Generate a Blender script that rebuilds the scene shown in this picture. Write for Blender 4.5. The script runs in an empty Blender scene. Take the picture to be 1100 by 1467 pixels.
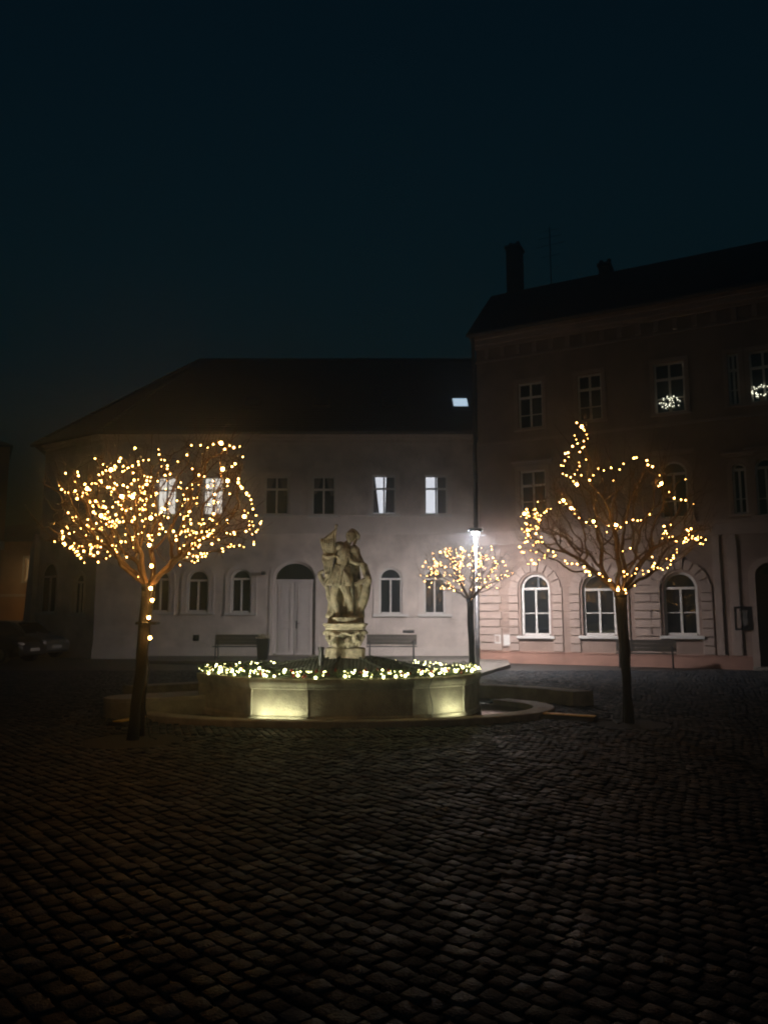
import bpy, bmesh, math, random
import numpy as np
from mathutils import Vector, Matrix
R = math.radians
rnd = random.Random(7)
SC = bpy.context.scene
COL = SC.collection

# ------------------------------------------------------------------ camera
F = 1102.0
PIT = math.atan((885 - 733.5) / F)
CP, SP = math.cos(PIT), math.sin(PIT)
EYE = 1.6
cd = bpy.data.cameras.new('camera')
cam = bpy.data.objects.new('camera', cd)
COL.objects.link(cam)
cam.location = (0, 0, EYE)
cam.rotation_euler = (R(90) + PIT, 0, 0)
cd.sensor_fit = 'HORIZONTAL'
cd.sensor_width = 36
cd.lens = 36 * F / 1100
cd.clip_start = .1
cd.clip_end = 800
SC.camera = cam

def ray(x, y):
    cx = (x - 550) / F; cy = (733.5 - y) / F
    return Vector((cx, CP - cy * SP, SP + cy * CP))
def gnd(x, y, z=0.0):
    r = ray(x, y); t = (z - EYE) / r.z
    return Vector((r.x * t, r.y * t, z))
def dep(x, y, Y):
    r = ray(x, y); t = Y / r.y
    return Vector((r.x * t, Y, EYE + r.z * t))
def proj(p):
    X, Y, Z = p[0], p[1], p[2] - EYE
    fz = Y * CP + Z * SP; fy = -Y * SP + Z * CP
    return 550 + F * X / fz, 733.5 - F * fy / fz

# ------------------------------------------------------------------ materials
def mat(name, col, rough=.8, var=.25, scale=6., bump=.0, bscale=40., metal=0., spec=.5, col2=None, wave=None, tex='Object'):
    m = bpy.data.materials.new(name); m.use_nodes = True
    nt = m.node_tree; N = nt.nodes; L = nt.links
    b = N['Principled BSDF']
    b.inputs['Roughness'].default_value = rough
    b.inputs['Metallic'].default_value = metal
    b.inputs['Specular IOR Level'].default_value = spec
    tc = N.new('ShaderNodeTexCoord')
    n1 = N.new('ShaderNodeTexNoise'); n1.inputs['Scale'].default_value = scale
    n1.inputs['Detail'].default_value = 8; n1.inputs['Roughness'].default_value = .65
    L.new(tc.outputs[tex], n1.inputs['Vector'])
    rp = N.new('ShaderNodeValToRGB')
    c2 = col2 or tuple(c * (1 - var) for c in col)
    c1 = tuple(min(1, c * (1 + var * .5)) for c in col)
    rp.color_ramp.elements[0].position = .32; rp.color_ramp.elements[0].color = (*c2, 1)
    rp.color_ramp.elements[1].position = .66; rp.color_ramp.elements[1].color = (*c1, 1)
    L.new(n1.outputs['Fac'], rp.inputs['Fac'])
    L.new(rp.outputs['Color'], b.inputs['Base Color'])
    if bump:
        n2 = N.new('ShaderNodeTexNoise'); n2.inputs['Scale'].default_value = bscale
        n2.inputs['Detail'].default_value = 6
        L.new(tc.outputs[tex], n2.inputs['Vector'])
        h = n2.outputs['Fac']
        if wave:
            w = N.new('ShaderNodeTexWave'); w.inputs['Scale'].default_value = wave[1]
            w.bands_direction = wave[0]; w.inputs['Distortion'].default_value = .6
            L.new(tc.outputs[tex], w.inputs['Vector'])
            mx = N.new('ShaderNodeMath'); mx.operation = 'MULTIPLY_ADD'
            L.new(w.outputs['Fac'], mx.inputs[0]); mx.inputs[1].default_value = 2.0; L.new(h, mx.inputs[2])
            h = mx.outputs[0]
        bp = N.new('ShaderNodeBump'); bp.inputs['Strength'].default_value = bump
        bp.inputs['Distance'].default_value = .02
        L.new(h, bp.inputs['Height']); L.new(bp.outputs['Normal'], b.inputs['Normal'])
    return m

def emit(name, col, strength):
    m = bpy.data.materials.new(name); m.use_nodes = True
    b = m.node_tree.nodes['Principled BSDF']
    b.inputs['Base Color'].default_value = (*[min(.8, c) for c in col], 1)
    b.inputs['Emission Color'].default_value = (*col, 1)
    b.inputs['Emission Strength'].default_value = strength
    b.inputs['Roughness'].default_value = .4
    return m

M = dict(
    cream=mat('cream_plaster', (.68, .60, .555), .85, .32, 1.1, .25, 55),
    cream_trim=mat('cream_trim', (.68, .61, .57), .8, .12, 2.2, .15, 60),
    pink=mat('pink_plaster', (.31, .222, .185), .85, .26, 1.2, .25, 55),
    pink_base=mat('pink_plinth', (.36, .20, .155), .85, .25, 1.6, .3, 45),
    pink_trim=mat('pink_trim', (.40, .31, .27), .82, .15, 2.0, .2, 50),
    orange=mat('ochre_plaster', (.55, .30, .14), .85, .25, 1.2, .25, 50),
    white=mat('white_paint', (.66, .65, .63), .5, .08, 5., .05, 80),
    door=mat('grey_door_paint', (.66, .61, .59), .5, .1, 4., .08, 80),
    roof=mat('roof_tile', (.026, .042, .058), .75, .4, 3., .8, 30, wave=('Z', 2.2)),
    zinc=mat('zinc_pipe', (.10, .095, .095), .55, .25, 6., .1, 50, metal=.4),
    iron=mat('dark_iron', (.025, .026, .028), .5, .3, 12., .1, 60, metal=.5),
    wood=mat('bench_wood', (.060, .050, .040), .6, .4, 7., .3, 60),
    stone=mat('statue_sandstone', (.50, .465, .36), .9, .5, 7.5, .8, 30, col2=(.13, .12, .09)),
    basin=mat('basin_stone', (.33, .315, .25), .85, .5, 2.6, .45, 34, col2=(.15, .145, .11)),
    curb=mat('kerb_granite', (.26, .235, .20), .65, .4, 5., .4, 50),
    block=mat('bench_stone', (.25, .235, .19), .8, .4, 3., .4, 40, col2=(.12, .115, .09)),
    soil=mat('soil', (.018, .019, .019), .95, .5, 14., .8, 50),
    bark=mat('bark', (.022, .019, .017), .9, .5, 9., .8, 45),
    twig=mat('twig_bark', (.15, .10, .06), .85, .4, 14., .4, 60),
    leaf=mat('dry_leaf', (.10, .05, .022), .8, .5, 9.),
    stake=mat('stake_timber', (.13, .085, .05), .8, .4, 6., .4, 40),
    cable=mat('black_cable', (.012, .012, .012), .5, .2, 9.),
    fir=mat('fir_needles', (.05, .095, .028), .7, .5, 12.),
    bauble=mat('red_bauble', (.30, .02, .015), .18, .1, 4., metal=.4),
    rubber=mat('black_rubber', (.014, .014, .014), .75, .3, 12., .2, 50),
    yellow=mat('yellow_lid', (.85, .56, .06), .3, .2, 8., .1, 60),
    cover=mat('cover_boards', (.040, .044, .034), .8, .4, 5., .4, 40, wave=('X', 5.)),
    pave=mat('pavement_slab', (.15, .135, .12), .75, .25, 3., .3, 45),
    flower=mat('pale_petals', (.42, .36, .24), .8, .3, 18.),
    steel=mat('lamp_steel', (.20, .20, .21), .35, .1, 6., metal=.6),
    plate=mat('meter_box_paint', (.40, .33, .30), .6, .15, 7., .1, 40),
    poster=mat('poster_paper', (.16, .15, .14), .6, .6, 3., col2=(.03, .03, .035)),
    curtain=mat('curtain_cloth', (.13, .12, .11), .9, .3, 12., .2, 40),
    car_dark=mat('car_paint_dark', (.012, .014, .018), .22, .1, 3.),
    car_grey=mat('car_paint_silver', (.16, .165, .17), .28, .1, 3., metal=.5),
    rim=mat('wheel_rim', (.25, .25, .26), .35, .1, 8., metal=.8),
    lens=mat('headlamp_glass', (.55, .56, .58), .08, .1, 5.),
    red=mat('tail_lamp_red', (.25, .01, .01), .2, .1, 5.),
    plate_w=mat('number_plate', (.5, .5, .48), .4, .1, 5.),
    slab=mat('plinth_stone', (.30, .28, .23), .85, .35, 3., .4, 40),
)
def glass(name, base, rough=.02):
    m = bpy.data.materials.new(name); m.use_nodes = True
    nt = m.node_tree; b = nt.nodes['Principled BSDF']
    b.inputs['Base Color'].default_value = (*base, 1); b.inputs['Roughness'].default_value = rough
    b.inputs['IOR'].default_value = 1.52
    b.inputs['Specular IOR Level'].default_value = .9
    tc = nt.nodes.new('ShaderNodeTexCoord'); n = nt.nodes.new('ShaderNodeTexNoise')
    n.inputs['Scale'].default_value = 1.6; n.inputs['Detail'].default_value = 2
    bp = nt.nodes.new('ShaderNodeBump'); bp.inputs['Strength'].default_value = .10; bp.inputs['Distance'].default_value = .012
    nt.links.new(tc.outputs['Object'], n.inputs['Vector']); nt.links.new(n.outputs['Fac'], bp.inputs['Height'])
    nt.links.new(bp.outputs['Normal'], b.inputs['Normal'])
    return m
M['glass'] = glass('window_glass', (.012, .014, .015))
M['carglass'] = glass('car_glass', (.008, .009, .010))
M['lit'] = emit('lit_room_white', (.86, .90, 1.0), .95)
M['litwarm'] = emit('lit_room_cream', (1.0, .95, .86), 1.0)
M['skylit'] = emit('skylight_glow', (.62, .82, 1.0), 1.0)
M['bulb'] = emit('warm_bulb', (1.0, .455, .105), 44.)
M['bulb_soft'] = emit('soft_warm_bulb', (1.0, .455, .105), 34.)
M['bulb_big'] = emit('bright_warm_bulb', (1.0, .44, .10), 120.)
M['bulb_small'] = emit('gold_bulb', (1.0, .48, .14), 52.)
M['bulb_fir'] = emit('pale_bulb', (1.0, .90, .36), 42.)
M['added_spot'] = emit('added_spot_lens', (1.0, .92, .68), 2200.)  # lens of the spotlight added to brighten the statue
M['fill_spot'] = emit('added_spot_lens_dim', (1.0, .92, .64), 300.)  # weaker lens for the second added spotlight
M['ochre_glow'] = emit('ochre_pane_glow', (1.0, .60, .30), .22)  # glow put into the panes, standing in for lamplight on the window reveals
M['bulb_win'] = emit('window_bulb', (1.0, .98, .74), 3.2)
M['head'] = emit('street_lamp_lens', (1.0, .91, .885), 2500.)
M['flood'] = emit('floodlight_lens', (1.0, .96, .60), 56.)
M['wallamp'] = emit('orange_lamp_lens', (1.0, .50, .16), 260.)

def cobble_mat():
    m = bpy.data.materials.new('cobble_stone'); m.use_nodes = True
    nt = m.node_tree; N = nt.nodes; L = nt.links; b = N['Principled BSDF']; b.inputs['Specular IOR Level'].default_value = .10
    g = N.new('ShaderNodeNewGeometry')
    rp = N.new('ShaderNodeValToRGB')
    e = rp.color_ramp.elements
    e[0].position = 0; e[0].color = (.006, .012, .020, 1); e[1].position = 1; e[1].color = (.070, .086, .104, 1)
    x = rp.color_ramp.elements.new(.5); x.color = (.019, .028, .038, 1)
    x = rp.color_ramp.elements.new(.85); x.color = (.072, .062, .057, 1)
    L.new(g.outputs['Random Per Island'], rp.inputs['Fac'])
    tc = N.new('ShaderNodeTexCoord'); n = N.new('ShaderNodeTexNoise'); n.inputs['Scale'].default_value = 28
    n.inputs['Detail'].default_value = 8; n.inputs['Roughness'].default_value = .7
    L.new(tc.outputs['Object'], n.inputs['Vector'])
    mx = N.new('ShaderNodeMix'); mx.data_type = 'RGBA'; mx.blend_type = 'MULTIPLY'; mx.inputs['Factor'].default_value = .7
    L.new(rp.outputs['Color'], mx.inputs['A']); L.new(n.outputs['Fac'], mx.inputs['B'])
    sc = N.new('ShaderNodeMix'); sc.data_type = 'RGBA'; sc.blend_type = 'MULTIPLY'; sc.inputs['Factor'].default_value = 1
    L.new(mx.outputs['Result'], sc.inputs['A']); sc.inputs['B'].default_value = (1.5, 1.5, 1.5, 1)
    L.new(sc.outputs['Result'], b.inputs['Base Color'])
    rr = N.new('ShaderNodeMapRange'); rr.inputs['From Min'].default_value = .3; rr.inputs['From Max'].default_value = .7
    rr.inputs['To Min'].default_value = .40; rr.inputs['To Max'].default_value = .85
    n3 = N.new('ShaderNodeTexNoise'); n3.inputs['Scale'].default_value = 3.5; n3.inputs['Detail'].default_value = 4
    L.new(tc.outputs['Object'], n3.inputs['Vector'])
    L.new(n3.outputs['Fac'], rr.inputs['Value']); L.new(rr.outputs['Result'], b.inputs['Roughness'])
    n2 = N.new('ShaderNodeTexNoise'); n2.inputs['Scale'].default_value = 65; n2.inputs['Detail'].default_value = 5
    L.new(tc.outputs['Object'], n2.inputs['Vector'])
    bp = N.new('ShaderNodeBump'); bp.inputs['Strength'].default_value = .8; bp.inputs['Distance'].default_value = .014
    L.new(n2.outputs['Fac'], bp.inputs['Height']); L.new(bp.outputs['Normal'], b.inputs['Normal'])
    return m
def ground_mat():
    m = bpy.data.materials.new('ground_setts'); m.use_nodes = True
    nt = m.node_tree; N = nt.nodes; L = nt.links; b = N['Principled BSDF']
    tc = N.new('ShaderNodeTexCoord'); mp = N.new('ShaderNodeMapping'); mp.inputs['Rotation'].default_value = (0, 0, R(-48))
    L.new(tc.outputs['Object'], mp.inputs['Vector'])
    br = N.new('ShaderNodeTexBrick'); br.inputs['Scale'].default_value = 1
    br.inputs['Brick Width'].default_value = .12; br.inputs['Row Height'].default_value = .12
    br.inputs['Mortar Size'].default_value = .012; br.inputs['Mortar Smooth'].default_value = .6
    br.inputs['Color1'].default_value = (.022, .022, .021, 1); br.inputs['Color2'].default_value = (.042, .038, .034, 1)
    br.inputs['Mortar'].default_value = (.014, .013, .012, 1)
    L.new(mp.outputs['Vector'], br.inputs['Vector']); L.new(br.outputs['Color'], b.inputs['Base Color'])
    b.inputs['Roughness'].default_value = .55
    bp = N.new('ShaderNodeBump'); bp.invert = True; bp.inputs['Strength'].default_value = .8; bp.inputs['Distance'].default_value = .02
    L.new(br.outputs['Fac'], bp.inputs['Height']); L.new(bp.outputs['Normal'], b.inputs['Normal'])
    return m
M['cobble'] = cobble_mat(); M['ground'] = ground_mat()
def water_mat():
    m = glass('moat_water', (.010, .012, .010), .06)
    return m
M['water'] = water_mat()

# ------------------------------------------------------------------ mesh builder
class MB:
    def __init__(s): s.v = []; s.f = []
    def add(s, vs, fs):
        o = len(s.v); s.v += [tuple(v) for v in vs]; s.f += [tuple(i + o for i in f) for f in fs]
        return s
    def box(s, c, d, u=(1, 0, 0), n=(0, -1, 0), bev=0):
        """c centre, d full sizes along u, depth(-n) and up"""
        u = Vector(u); w = -Vector(n); z = u.cross(w)
        c = Vector(c)
        vs = []
        hx, hy, hz = d[0] / 2, d[1] / 2, d[2] / 2
        if not bev:
            for a, b_, e in ((-1, -1, -1), (1, -1, -1), (1, 1, -1), (-1, 1, -1), (-1, -1, 1), (1, -1, 1), (1, 1, 1), (-1, 1, 1)):
                vs.append(c + u * a * hx + w * b_ * hy + z * e * hz)
            s.add(vs, [(0, 3, 2, 1), (4, 5, 6, 7), (0, 1, 5, 4), (1, 2, 6, 5), (2, 3, 7, 6), (3, 0, 4, 7)])
        else:
            b = min(bev, hx * .9, hy * .9, hz * .9)
            bm = bmesh.new(); bmesh.ops.create_cube(bm, size=1)
            for v in bm.verts: v.co = Vector((v.co.x * d[0], v.co.y * d[1], v.co.z * d[2]))
            bmesh.ops.bevel(bm, geom=bm.edges[:], offset=b, segments=2, affect='EDGES', profile=.6)
            bm.verts.index_update()
            s.add([c + u * v.co.x + w * v.co.y + z * v.co.z for v in bm.verts], [[v.index for v in f.verts] for f in bm.faces])
            bm.free()
        return s
    def tube(s, pts, rad, n=6, cap=True):
        pts = [Vector(p) for p in pts]
        if not hasattr(rad, '__len__'): rad = [rad] * len(pts)
        rings = []; prev = None
        for i, p in enumerate(pts):
            a = pts[max(0, i - 1)]; b = pts[min(len(pts) - 1, i + 1)]
            t = (b - a)
            t = t.normalized() if t.length > 1e-9 else Vector((0, 0, 1))
            if prev is None:
                x = t.orthogonal().normalized()
            else:
                x = prev - t * prev.dot(t)
                x = x.normalized() if x.length > 1e-6 else t.orthogonal().normalized()
            prev = x; y = t.cross(x)
            rings.append([p + (x * math.cos(k * 2 * math.pi / n) + y * math.sin(k * 2 * math.pi / n)) * rad[i] for k in range(n)])
        vs = [v for r_ in rings for v in r_]; fs = []
        for i in range(len(pts) - 1):
            for k in range(n):
                fs.append((i * n + k, i * n + (k + 1) % n, (i + 1) * n + (k + 1) % n, (i + 1) * n + k))
        if cap:
            fs.append(tuple(range(n - 1, -1, -1))); fs.append(tuple((len(pts) - 1) * n + k for k in range(n)))
        return s.add(vs, fs)
    def ball(s, c, r, seg=8, rings=6, rot=None):
        c = Vector(c)
        if not hasattr(r, '__len__'): r = (r, r, r)
        vs = [Vector((0, 0, r[2]))]; fs = []
        for i in range(1, rings):
            th = math.pi * i / rings
            for k in range(seg):
                ph = 2 * math.pi * k / seg
                vs.append(Vector((r[0] * math.sin(th) * math.cos(ph), r[1] * math.sin(th) * math.sin(ph), r[2] * math.cos(th))))
        vs.append(Vector((0, 0, -r[2])))
        for k in range(seg): fs.append((0, 1 + k, 1 + (k + 1) % seg))
        for i in range(rings - 2):
            for k in range(seg):
                a = 1 + i * seg
                fs.append((a + k, a + seg + k, a + seg + (k + 1) % seg, a + (k + 1) % seg))
        a = 1 + (rings - 2) * seg; last = len(vs) - 1
        for k in range(seg): fs.append((a + k, last, a + (k + 1) % seg))
        if rot is not None: vs = [rot @ v for v in vs]
        return s.add([v + c for v in vs], fs)
    def lathe(s, c, prof, n=16):
        vs = []; fs = []
        for (r, z) in prof:
            for k in range(n):
                a = 2 * math.pi * k / n; vs.append((c[0] + r * math.cos(a), c[1] + r * math.sin(a), c[2] + z))
        for i in range(len(prof) - 1):
            for k in range(n): fs.append((i * n + k, i * n + (k + 1) % n, (i + 1) * n + (k + 1) % n, (i + 1) * n + k))
        fs.append(tuple(range(n - 1, -1, -1))); fs.append(tuple((len(prof) - 1) * n + k for k in range(n)))
        return s.add(vs, fs)
    def prism(s, poly, z0, z1):
        n = len(poly)
        vs = [(p[0], p[1], z0) for p in poly] + [(p[0], p[1], z1) for p in poly]
        fs = [tuple(range(n - 1, -1, -1)), tuple(range(n, 2 * n))]
        for k in range(n): fs.append((k, (k + 1) % n, n + (k + 1) % n, n + k))
        return s.add(vs, fs)
    def extr(s, poly3, d):
        """3-D planar polygon extruded by vector d"""
        n = len(poly3); d = Vector(d)
        vs = [Vector(p) for p in poly3] + [Vector(p) + d for p in poly3]
        fs = [tuple(range(n)), tuple(range(2 * n - 1, n - 1, -1))]
        for k in range(n): fs.append((k, n + k, n + (k + 1) % n, (k + 1) % n))
        return s.add(vs, fs)
    def ring(s, a, b, d):
        """ring between matching 3-D loops a (outer), b (inner), extruded by d (open loops: last!=first)"""
        n = len(a); d = Vector(d)
        A = [Vector(p) for p in a]; B = [Vector(p) for p in b]
        vs = A + B + [p + d for p in A] + [p + d for p in B]; fs = []
        for k in range(n - 1):
            j = k + 1
            fs += [(k, j, n + j, n + k), (2 * n + k, 3 * n + k, 3 * n + j, 2 * n + j), (k, 2 * n + k, 2 * n + j, j), (n + k, n + j, 3 * n + j, 3 * n + k)]
        fs += [(0, n, 3 * n, 2 * n), (n - 1, 3 * n - 1, 4 * n - 1, 2 * n - 1)]
        return s.add(vs, fs)
    def build(s, name, m, parent=None, smooth=False, recalc=True):
        me = bpy.data.meshes.new(name)
        org = wloc(parent) if parent is not None else Vector((0, 0, 0))
        me.from_pydata([Vector(v) - org for v in s.v], [], s.f)
        if recalc:
            bm = bmesh.new(); bm.from_mesh(me); bmesh.ops.recalc_face_normals(bm, faces=bm.faces[:]); bm.to_mesh(me); bm.free()
        if smooth:
            for p in me.polygons: p.use_smooth = True
        me.materials.append(m)
        o = bpy.data.objects.new(name, me); COL.objects.link(o)
        if parent is not None: o.parent = parent
        return o
def wloc(o):
    v = Vector((0, 0, 0))
    while o is not None: v += o.location; o = o.parent
    return v
def empty(name, loc, label=None, cat=None, group=None, rz=0):
    o = bpy.data.objects.new(name, None); COL.objects.link(o); o.location = loc; o.rotation_euler.z = rz
    o.empty_display_size = .2
    if label: tag(o, label, cat, group)
    return o
def tag(o, label=None, cat=None, group=None, kind=None):
    if label: o['label'] = label
    if cat: o['category'] = cat
    if group: o['group'] = group
    if kind: o['kind'] = kind
    return o
def copy_tree(o, parent=None):
    c = o.copy(); COL.objects.link(c); c.parent = parent
    for ch in list(o.children): copy_tree(ch, c)
    return c
# ------------------------------------------------------------------ ground
g = MB(); g.add([(-150, -60, -.027), (150, -60, -.027), (150, 260, -.027), (-150, 260, -.027)], [(0, 1, 2, 3)])
tag(g.build('ground', M['ground'], recalc=False), kind='structure')

FC = Vector((-.754, 13.6, 0))                     # fountain centre
KC = Vector((-.78, 13.7, 0)); KA, KB = 3.72, 2.11  # kerb ellipse
LT = gnd(190, 1060); RT = gnd(902, 1036); ST = Vector((dep(676, 900, 22.6).x, 22.6, 0))

def setts():
    rs = np.random.RandomState(3)
    def grid(ang, s0, s1, pitch, y0, y1, inside):
        a = R(ang); ca, sa = math.cos(a), math.sin(a)
        n = int(40 / pitch)
        i, j = np.meshgrid(np.arange(-n, n), np.arange(-n, n))
        i = i.ravel(); j = j.ravel()
        p = i * pitch * s0 + (j % 2) * pitch * .5 + rs.normal(0, .006, i.shape) + .05 * np.sin(j * .21)
        q = j * pitch * s1 + .05 * np.sin(i * .13 + 1) + rs.normal(0, .004, i.shape)
        X = p * ca - q * sa; Y = p * sa + q * ca + 10
        k = (Y > y0) & (Y < y1) & (np.abs(X) < .53 * Y + 1.2)
        X, Y = X[k], Y[k]
        k = inside(X, Y)
        X, Y = X[k], Y[k]
        return X, Y, np.full(X.shape, a), pitch * s0, pitch * s1
    def kd(X, Y, m):
        return ((X - KC.x) / (KA + m)) ** 2 + ((Y - KC.y) / (KB + m)) ** 2
    def pit(X, Y):
        o = np.ones(X.shape, bool)
        for t, r_ in ((LT, .66), (RT, .6), (ST, .6)):
            o &= (X - t.x) ** 2 + (Y - t.y) ** 2 > r_ * r_
        return o
    sets = [grid(-47, 1.02, 1.04, .112, 2.2, 24, lambda X, Y: (kd(X, Y, .95) > 1) & pit(X, Y)),
            grid(-73, 1.1, .96, .108, 2.2, 24, lambda X, Y: (kd(X, Y, .86) < 1) & (kd(X, Y, .03) > 1) & pit(X, Y))]
    # pillow template: 4x4 top, skirt
    t = np.array([-.5, -.43, 0., .43, .5])
    TX, TY = np.meshgrid(t, t); TX = TX.ravel(); TY = TY.ravel()
    edge = (np.abs(TX) > .45).astype(float) + (np.abs(TY) > .45)
    TZ = np.where(edge == 0, 0., np.where(edge == 1, -.0035, -.007))
    sq = np.where(edge == 2, .93, 1.0)
    TX = TX * sq; TY = TY * sq
    border = [0, 1, 2, 3, 4, 9, 14, 19, 24, 23, 22, 21, 20, 15, 10, 5]
    VX = np.concatenate([TX, TX[border] * .94]); VY = np.concatenate([TY, TY[border] * .94])
    VZ = np.concatenate([TZ, np.full(16, -.05)])
    quads = [(r * 5 + c, r * 5 + c + 1, r * 5 + c + 6, r * 5 + c + 5) for r in range(4) for c in range(4)]
    for k in range(16): quads.append((border[(k + 1) % 16], border[k], 25 + k, 25 + (k + 1) % 16))
    quads = np.array(quads); nv = len(VX)
    Vs = []; Fs = []; base = 0
    for X, Y, A, sx, sy in sets:
        n = len(X)
        w = (sx - .007) * np.clip(1 + rs.normal(-.02, .075, n), .72, 1.09); h = (sy - .019) * np.clip(1 + rs.normal(-.02, .06, n), .75, 1.08)
        A = A + rs.normal(0, .05, n)
        lx = VX[None, :] * w[:, None]; ly = VY[None, :] * h[:, None]
        lx = lx * (1 + rs.normal(0, .035, (n, nv))); ly = ly * (1 + rs.normal(0, .035, (n, nv)))
        tz = rs.normal(0, .0036, n); tx = rs.normal(0, .032, n); ty = rs.normal(0, .032, n)
        z = VZ[None, :] + tz[:, None] + lx * tx[:, None] + ly * ty[:, None] + rs.normal(0, .0016, (n, nv))
        c, s_ = np.cos(A)[:, None], np.sin(A)[:, None]
        wx = X[:, None] + lx * c - ly * s_; wy = Y[:, None] + lx * s_ + ly * c
        und = .003 * np.sin(wx * 1.1) * np.sin(wy * .9) + .003 * np.sin(wx * .43 + wy * .7)
        Vs.append(np.stack([wx, wy, z + und - .004], -1).reshape(-1, 3))
        Fs.append((quads[None] + (base + np.arange(n) * nv)[:, None, None]).reshape(-1, 4)); base += n * nv
    V = np.concatenate(Vs); Q = np.concatenate(Fs)
    me = bpy.data.meshes.new('cobblestone_paving')
    me.vertices.add(len(V)); me.vertices.foreach_set('co', V.ravel())
    me.loops.add(Q.size); me.loops.foreach_set('vertex_index', Q.ravel().astype(np.int32))
    me.polygons.add(len(Q)); me.polygons.foreach_set('loop_start', (np.arange(len(Q)) * 4).astype(np.int32))
    me.polygons.foreach_set('use_smooth', np.ones(len(Q), bool))
    me.update(calc_edges=True); me.validate()
    me.materials.append(M['cobble'])
    o = bpy.data.objects.new('cobblestone_paving', me); COL.objects.link(o)
    tag(o, kind='structure')
setts()

# tree pits and pavement
for t, r_ in ((LT, .64), (RT, .58), (ST, .58)):
    b = MB()
    vs = [(t.x, t.y, .0)] + [(t.x + r_ * (1 + .05 * math.sin(k * 2.3)) * math.cos(k * math.pi / 12), t.y + r_ * (1 + .05 * math.sin(k * 2.3)) * math.sin(k * math.pi / 12), -.012) for k in range(24)]
    b.add(vs, [(0, 1 + k, 1 + (k + 1) % 24) for k in range(24)])
    tag(b.build('soil', M['soil']), kind='structure')
pv = [gnd(731, 956), gnd(684, 971), gnd(640, 973), gnd(500, 962), gnd(380, 952), gnd(200, 950)]
b = MB(); b.prism([(p.x, p.y) for p in pv] + [(-9.5, 31.5), (4.6, 31.5), (4.6, 29.2)], -.03, .09)
tag(b.build('pavement', M['pave']), kind='structure')

# ------------------------------------------------------------------ facade tools
class Facade:
    def __init__(s, O, u, n): s.O, s.u, s.n = Vector(O), Vector(u).normalized(), Vector(n).normalized()
    def P(s, a, v, out=0.): return s.O + s.u * a + Vector((0, 0, v)) + s.n * out
    def uv(s, x, y):
        r = ray(x, y); e = Vector((0, 0, EYE)); t = (s.O - e).dot(s.n) / r.dot(s.n)
        p = e + r * t
        return (p - s.O).dot(s.u), p.z
    def op(s, xl, xr, yt, yb, arch=None):
        ym = (yt + yb) / 2; xm = (xl + xr) / 2
        a0, a1 = s.uv(xl, ym)[0], s.uv(xr, ym)[0]; v1, v0 = s.uv(xm, yt)[1], s.uv(xm, yb)[1]
        rise = 0 if not arch else arch * (a1 - a0) / 2
        return (a0, a1, v0, v1, rise)
    def box(s, b, a0, a1, v0, v1, o0, o1, bev=0):
        b.box(s.P((a0 + a1) / 2, (v0 + v1) / 2, (o0 + o1) / 2), (a1 - a0, o1 - o0, v1 - v0), s.u, s.n, bev)
    def loop(s, pts, out): return [s.P(a, v, out) for a, v in pts]
def outline(op, i=0., ib=None, seg=14):
    a0, a1, v0, v1, r = op
    ib = i if ib is None else ib
    a0 += i; a1 -= i
    if r <= 0: return [(a0, v0 + ib), (a0, v1 - i), (a1, v1 - i), (a1, v0 + ib)]
    hw = (a1 - a0) / 2; c = (a0 + a1) / 2; vs = v1 - r; rr = max(.02, r - i * (1 if r > 0 else 0))
    pts = [(a0, v0 + ib)]
    for k in range(seg + 1):
        th = math.pi - math.pi * k / seg
        pts.append((c + hw * math.cos(th), vs + rr * math.sin(th)))
    pts.append((a1, v0 + ib))
    return pts

def wall_mesh(b, F_, W0, W1, H0, H1, ops, depth=.2):
    us = sorted(set([W0, W1] + [x for o in ops for x in o[:2]])); vs = sorted(set([H0, H1] + [x for o in ops for x in o[2:4]]))
    for i in range(len(us) - 1):
        for j in range(len(vs) - 1):
            cu, cv = (us[i] + us[i + 1]) / 2, (vs[j] + vs[j + 1]) / 2
            if any(o[0] < cu < o[1] and o[2] < cv < o[3] for o in ops): continue
            b.add([F_.P(us[i], vs[j]), F_.P(us[i + 1], vs[j]), F_.P(us[i + 1], vs[j + 1]), F_.P(us[i], vs[j + 1])], [(0, 1, 2, 3)])
    for o in ops:
        pts = outline(o)
        if o[4] > 0:
            a = pts[1:-1]
            for k in range(len(a) - 1):
                p, q = a[k], a[k + 1]
                b.add([F_.P(*p), F_.P(*q), F_.P(q[0], o[3]), F_.P(p[0], o[3])], [(0, 1, 2, 3)])
        cl = pts + [pts[0]]
        for k in range(len(cl) - 1):
            p, q = cl[k], cl[k + 1]
            b.add([F_.P(*p), F_.P(*q), F_.P(*q, -depth), F_.P(*p, -depth)], [(0, 1, 2, 3)])

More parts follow.
